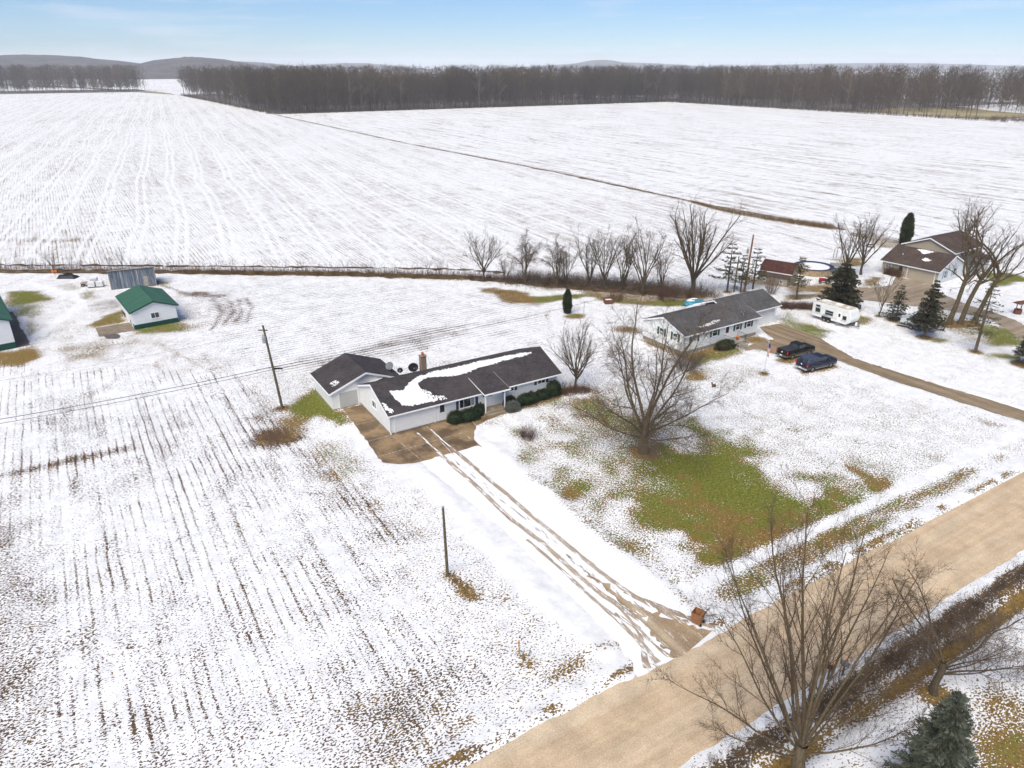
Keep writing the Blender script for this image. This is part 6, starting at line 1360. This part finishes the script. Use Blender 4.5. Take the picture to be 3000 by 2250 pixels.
# ------------------------------------------------------------------ the woods beyond the fields
def wood_variant(seed, h):
    g = random.Random(seed); G_ = Grow(seed); S = dict(SP0); S.update(levels=2, kids=[0, 4, 0], seg=[6, 4, 3, 3], rmin=.06, wig=[.03, .08, .1, .1])
    top = h * .92; G_.lines[0].append(([(0, 0, -1), (g.uniform(-.5, .5), g.uniform(-.5, .5), h * .4), (g.uniform(-1, 1), g.uniform(-1, 1), top)], [.26, .18, .05]))
    for i in range(13):
        z = h * (.32 + .60 * i / 13); a = g.random() * 6.283; L = h * .30 * (1.15 - .55 * i / 13) * g.uniform(.7, 1.1); G_.limb((0, 0, z), np.array((math.cos(a) * .75, math.sin(a) * .75, .9)) / 1.38, L, .15, 1, S)
    tr_ = tubes_mesh(G_.lines[0], 4); cr_ = cat([tubes_mesh(G_.lines[1], 3), tubes_mesh(G_.lines[2], 3), G_.twig_cloud(.8, 2.8, .055, 0, .85, (1, 2), .2)])
    return tr_, cr_
WV = [wood_variant(s, 34) for s in range(5)]
wm = [(np_mesh('trunk', *a), np_mesh('crown', *b)) for a, b in WV]
wm2 = [(np_mesh('trunk', *a), np_mesh('crown', *b)) for a, b in WV[:2]]
g = np.random.default_rng(21)
def edge_pts(a, b, step, sd):
    a, b = np.array(a), np.array(b); n = int(np.linalg.norm(b - a) / step); t = (np.arange(n) + g.random(n)) / n; return a + (b - a) * t[:, None] + g.normal(0, sd, (n, 2))
front = np.concatenate([edge_pts((163, 642), (590, 642), 3.9, 1.2), edge_pts((592, 640), (585, 300), 5.2, 1.5), edge_pts((163, 1120), (162, 650), 10, 1.5)])
k = 0
for v, u in front[:290]:
    i = g.integers(0, 5); pale = g.random() < .10; s = g.uniform(.86, 1.08); me = wm2[i % 2] if pale else wm[i]
    lab = 'tall bare tree in the front row of the far wood'
    if pale: lab = 'tall pale barked bare tree in the front row of the far wood'
    plant_tree(W(v, u), me, lab, bark='forest_pale' if pale else 'forest', twig='forest_pale' if pale else 'forest', name='forest_tree', group='pale front trees of the far wood' if pale else 'front trees of the far wood', rz=float(g.random() * 360), scale=s)
def blades3(P, D, L, Wd, q):
    a = q.normal(0, 1, P.shape); S = np.cross(D, a); S /= np.linalg.norm(S, axis=1)[:, None] + 1e-9; S = S * Wd[:, None]
    return np.stack([P - S, P + S, P + D * L[:, None]], 1).reshape(-1, 3), np.arange(len(P) * 3).reshape(-1, 3)
def lite_variant(seed, h):
    q = np.random.default_rng(seed); n = 190; m = 30
    z = h * q.uniform(.14, .97, n); a = q.random(n) * 6.283; rr2 = h * .17 * np.sin(np.pi * np.clip((z / h - .05) / 1.02, 0, 1)) ** .7 * np.sqrt(q.random(n))
    P = np.stack([rr2 * np.cos(a), rr2 * np.sin(a), z], 1); D = np.stack([np.cos(a) * .6, np.sin(a) * .6, np.full(n, .9)], 1) + q.normal(0, .6, (n, 3)); D /= np.linalg.norm(D, axis=1)[:, None]
    z2 = h * q.uniform(.2, .7, m); a2 = q.random(m) * 6.283; P2 = np.stack([0 * z2, 0 * z2, z2], 1); D2 = np.stack([np.cos(a2) * .6, np.sin(a2) * .6, np.ones(m)], 1); D2 /= np.linalg.norm(D2, axis=1)[:, None]
    b1 = blades3(P, D, q.uniform(2.2, 4.6, n), q.uniform(.10, .22, n), q); b2 = blades3(P2, D2, q.uniform(6, 10, m), q.uniform(.12, .22, m), q)
    V, F = tubes_mesh([([(0, 0, -1), (q.uniform(-.5, .5), 0, h * .45), (q.uniform(-1, 1), 0, h * .93)], [.24, .16, .04])], 3); F = np.concatenate([F[:, [0, 1, 2]], F[:, [0, 2, 3]]])
    return cat([(V, F), b1, b2])
LITE = [lite_variant(s, 34) for s in range(8)]
def forest(name, P, lab, smin=.72, smax=1.12, zs=1.0, light=False):
    Vs = []; Fs = []; b = 0
    for (v, u) in P:
        V, F = LITE[g.integers(0, 8)]; s = g.uniform(smin, smax); t = g.random() * 6.283; ca, sa = math.cos(t) * s, math.sin(t) * s; x, y, _ = W(v, u)
        Q = np.empty(V.shape, np.float32); Q[:, 0] = V[:, 0] * ca - V[:, 1] * sa + x; Q[:, 1] = V[:, 0] * sa + V[:, 1] * ca + y; Q[:, 2] = V[:, 2] * s * zs
        Vs.append(Q); Fs.append(F + b); b += len(V)
    o = obj(name, np_mesh(name, np.concatenate(Vs), np.concatenate(Fs)), M['forest']); tag(o, lab, 'forest', kind='stuff'); return o
def rect(v0, v1, u0, u1, n): return np.stack([g.uniform(v0, v1, n), u0 + (u1 - u0) * g.random(n) ** 1.5, ], 1)
main = np.concatenate([rect(165, 640, 645, 790, 1100), rect(165, 200, 650, 1150, 170)])
forest('far_wood', main, 'dense leafless wood beyond the snowy fields')
right = np.stack([598 + 190 * g.random(620) ** 1.4, g.uniform(380, 700, 620)], 1)
rs = np.stack([g.uniform(680, 880, 300), g.uniform(150, 430, 300)], 1)
forest('right_wood', np.concatenate([right, rs]), 'leafless wood beyond the field at the right')
lf = np.concatenate([np.stack([g.uniform(-160, 140, 300), 1310 + 120 * g.random(300)], 1), np.stack([g.uniform(-500, -60, 300), 1480 + 160 * g.random(300)], 1)])
forest('left_wood', lf, 'leafless wood beyond the left field', .95, 1.15)
def floor_sheet(pts): return sheet('forest_floor', [W(*p)[:2] for p in pts], .30, M['floor'], 1.5, 12)
M['floor'] = mat('forest_floor', (.075, .058, .044), .95, .3, .15, col2=(.26, .23, .21))
floor_sheet([(163, 645), (590, 645), (596, 655), (596, 900), (220, 900), (220, 1150), (164, 1150)]); floor_sheet([(598, 420), (900, 420), (900, 760), (598, 760)]); floor_sheet([(-180, 1310), (142, 1310), (142, 1460), (-180, 1480)]); floor_sheet([(-520, 1485), (-185, 1485), (-185, 1660), (-520, 1660)])
# undergrowth strip at the wood's foot
gg = np.random.default_rng(4)
def uvline(a, b, sd, n):
    a, b = np.array(a), np.array(b); t = gg.random(n)[:, None]; q = a + (b - a) * t + gg.normal(0, sd, (n, 2)); return np.stack([q[:, 0] * GC - q[:, 1] * GS, q[:, 0] * GS + q[:, 1] * GC, np.full(n, -.2)], 1)
def sampler(segs): return lambda n: np.concatenate([uvline(*s, n // len(segs)) for s in segs])
brush('wood_undergrowth', sampler([((163, 643), (590, 643), 2), ((592, 640), (585, 270), 2), ((163, 1120), (162, 650), 2), ((600, 300), (640, 200), 3)]), 2600, 4.0, .15, M['forest'], gg, 'dark undergrowth along the edge of the far wood', 1, .4)
# open ground seen past the woods: tan stubble fields
def field(name, pts, col, col2):
    o = sheet(name, [W(*p)[:2] for p in pts], .35, mat(name, col, .95, .2, .02, col2=col2), 2.0, 30); return o
field('stubble_field', [(150, 1320), (160, 1150), (60, 1700), (-250, 2600), (-420, 2500), (60, 1600)], (.34, .25, .13), (.45, .36, .22))
field('meadow', [(600, 300), (680, 300), (760, 420), (700, 430), (604, 420)], (.26, .21, .09), (.36, .30, .16))
# hills
def hill(name, cx, cy, rx, ry, h, m, seed):
    n, k = 72, 14; V = []; F = []; gr_ = np.random.default_rng(seed); rough = gr_.normal(0, 1, n)
    for j in range(k + 1):
        q = j / k
        for i in range(n):
            a = 2 * math.pi * i / n; bump_ = 1 + .06 * math.sin(3 * a + seed) + .05 * math.sin(7 * a); V.append((cx + rx * q * math.cos(a) * bump_, cy + ry * q * math.sin(a) * bump_, h * (math.cos(math.pi * q) * .5 + .5) + (gr_.normal(0, 1.2) if j < k else -4)))
    for j in range(k):
        for i in range(n): F.append((j * n + i, j * n + (i + 1) % n, (j + 1) * n + (i + 1) % n, (j + 1) * n + i))
    mb = MB(); mb.v = V; mb.f = F; o = mb.build(name, m, smooth=True); tag(o, kind='structure'); return o
M['hill'] = mat('wooded_hill', (.032, .027, .024), 1.0, .4, .02, col2=(.085, .068, .055), stretch=(1, 1, 3))
def ground_dir(px, dist): a = math.atan((px * 1.35624 - 1500) * math.cos(PITCH) / 2100); return (dist * math.sin(a), dist * math.cos(a))
for px, d, rx, ry, h, sd in [(420, 3000, 430, 500, 63, 1), (60, 3600, 900, 500, 74, 2), (-300, 3200, 900, 600, 74, 6), (520, 5200, 700, 500, 58, 3), (1300, 6200, 520, 400, 76, 4), (760, 6800, 900, 400, 55, 5), (1330, 7000, 1500, 500, 60, 8), (1900, 7600, 2600, 600, 56, 7)]:
    c = ground_dir(px, d); hill('hill', c[0], c[1], rx, ry, h, M['hill'], sd)
# ------------------------------------------------------------------ haze
HAZE = True
if HAZE:
    hb = MB().box(-9500, 9500, -1500, 13500, -8, 135); n = NT('haze'); n.t.nodes.remove(n.b)
    pv = n.t.nodes.new('ShaderNodeVolumePrincipled'); pv.inputs['Color'].default_value = (.93, .96, 1.0, 1); pv.inputs['Density'].default_value = .00012; pv.inputs['Anisotropy'].default_value = .0
    n.t.links.new(pv.outputs[0], n.out.inputs['Volume']); o = hb.build('haze', n.m); tag(o, 'pale winter haze over the fields', 'haze', kind='stuff')
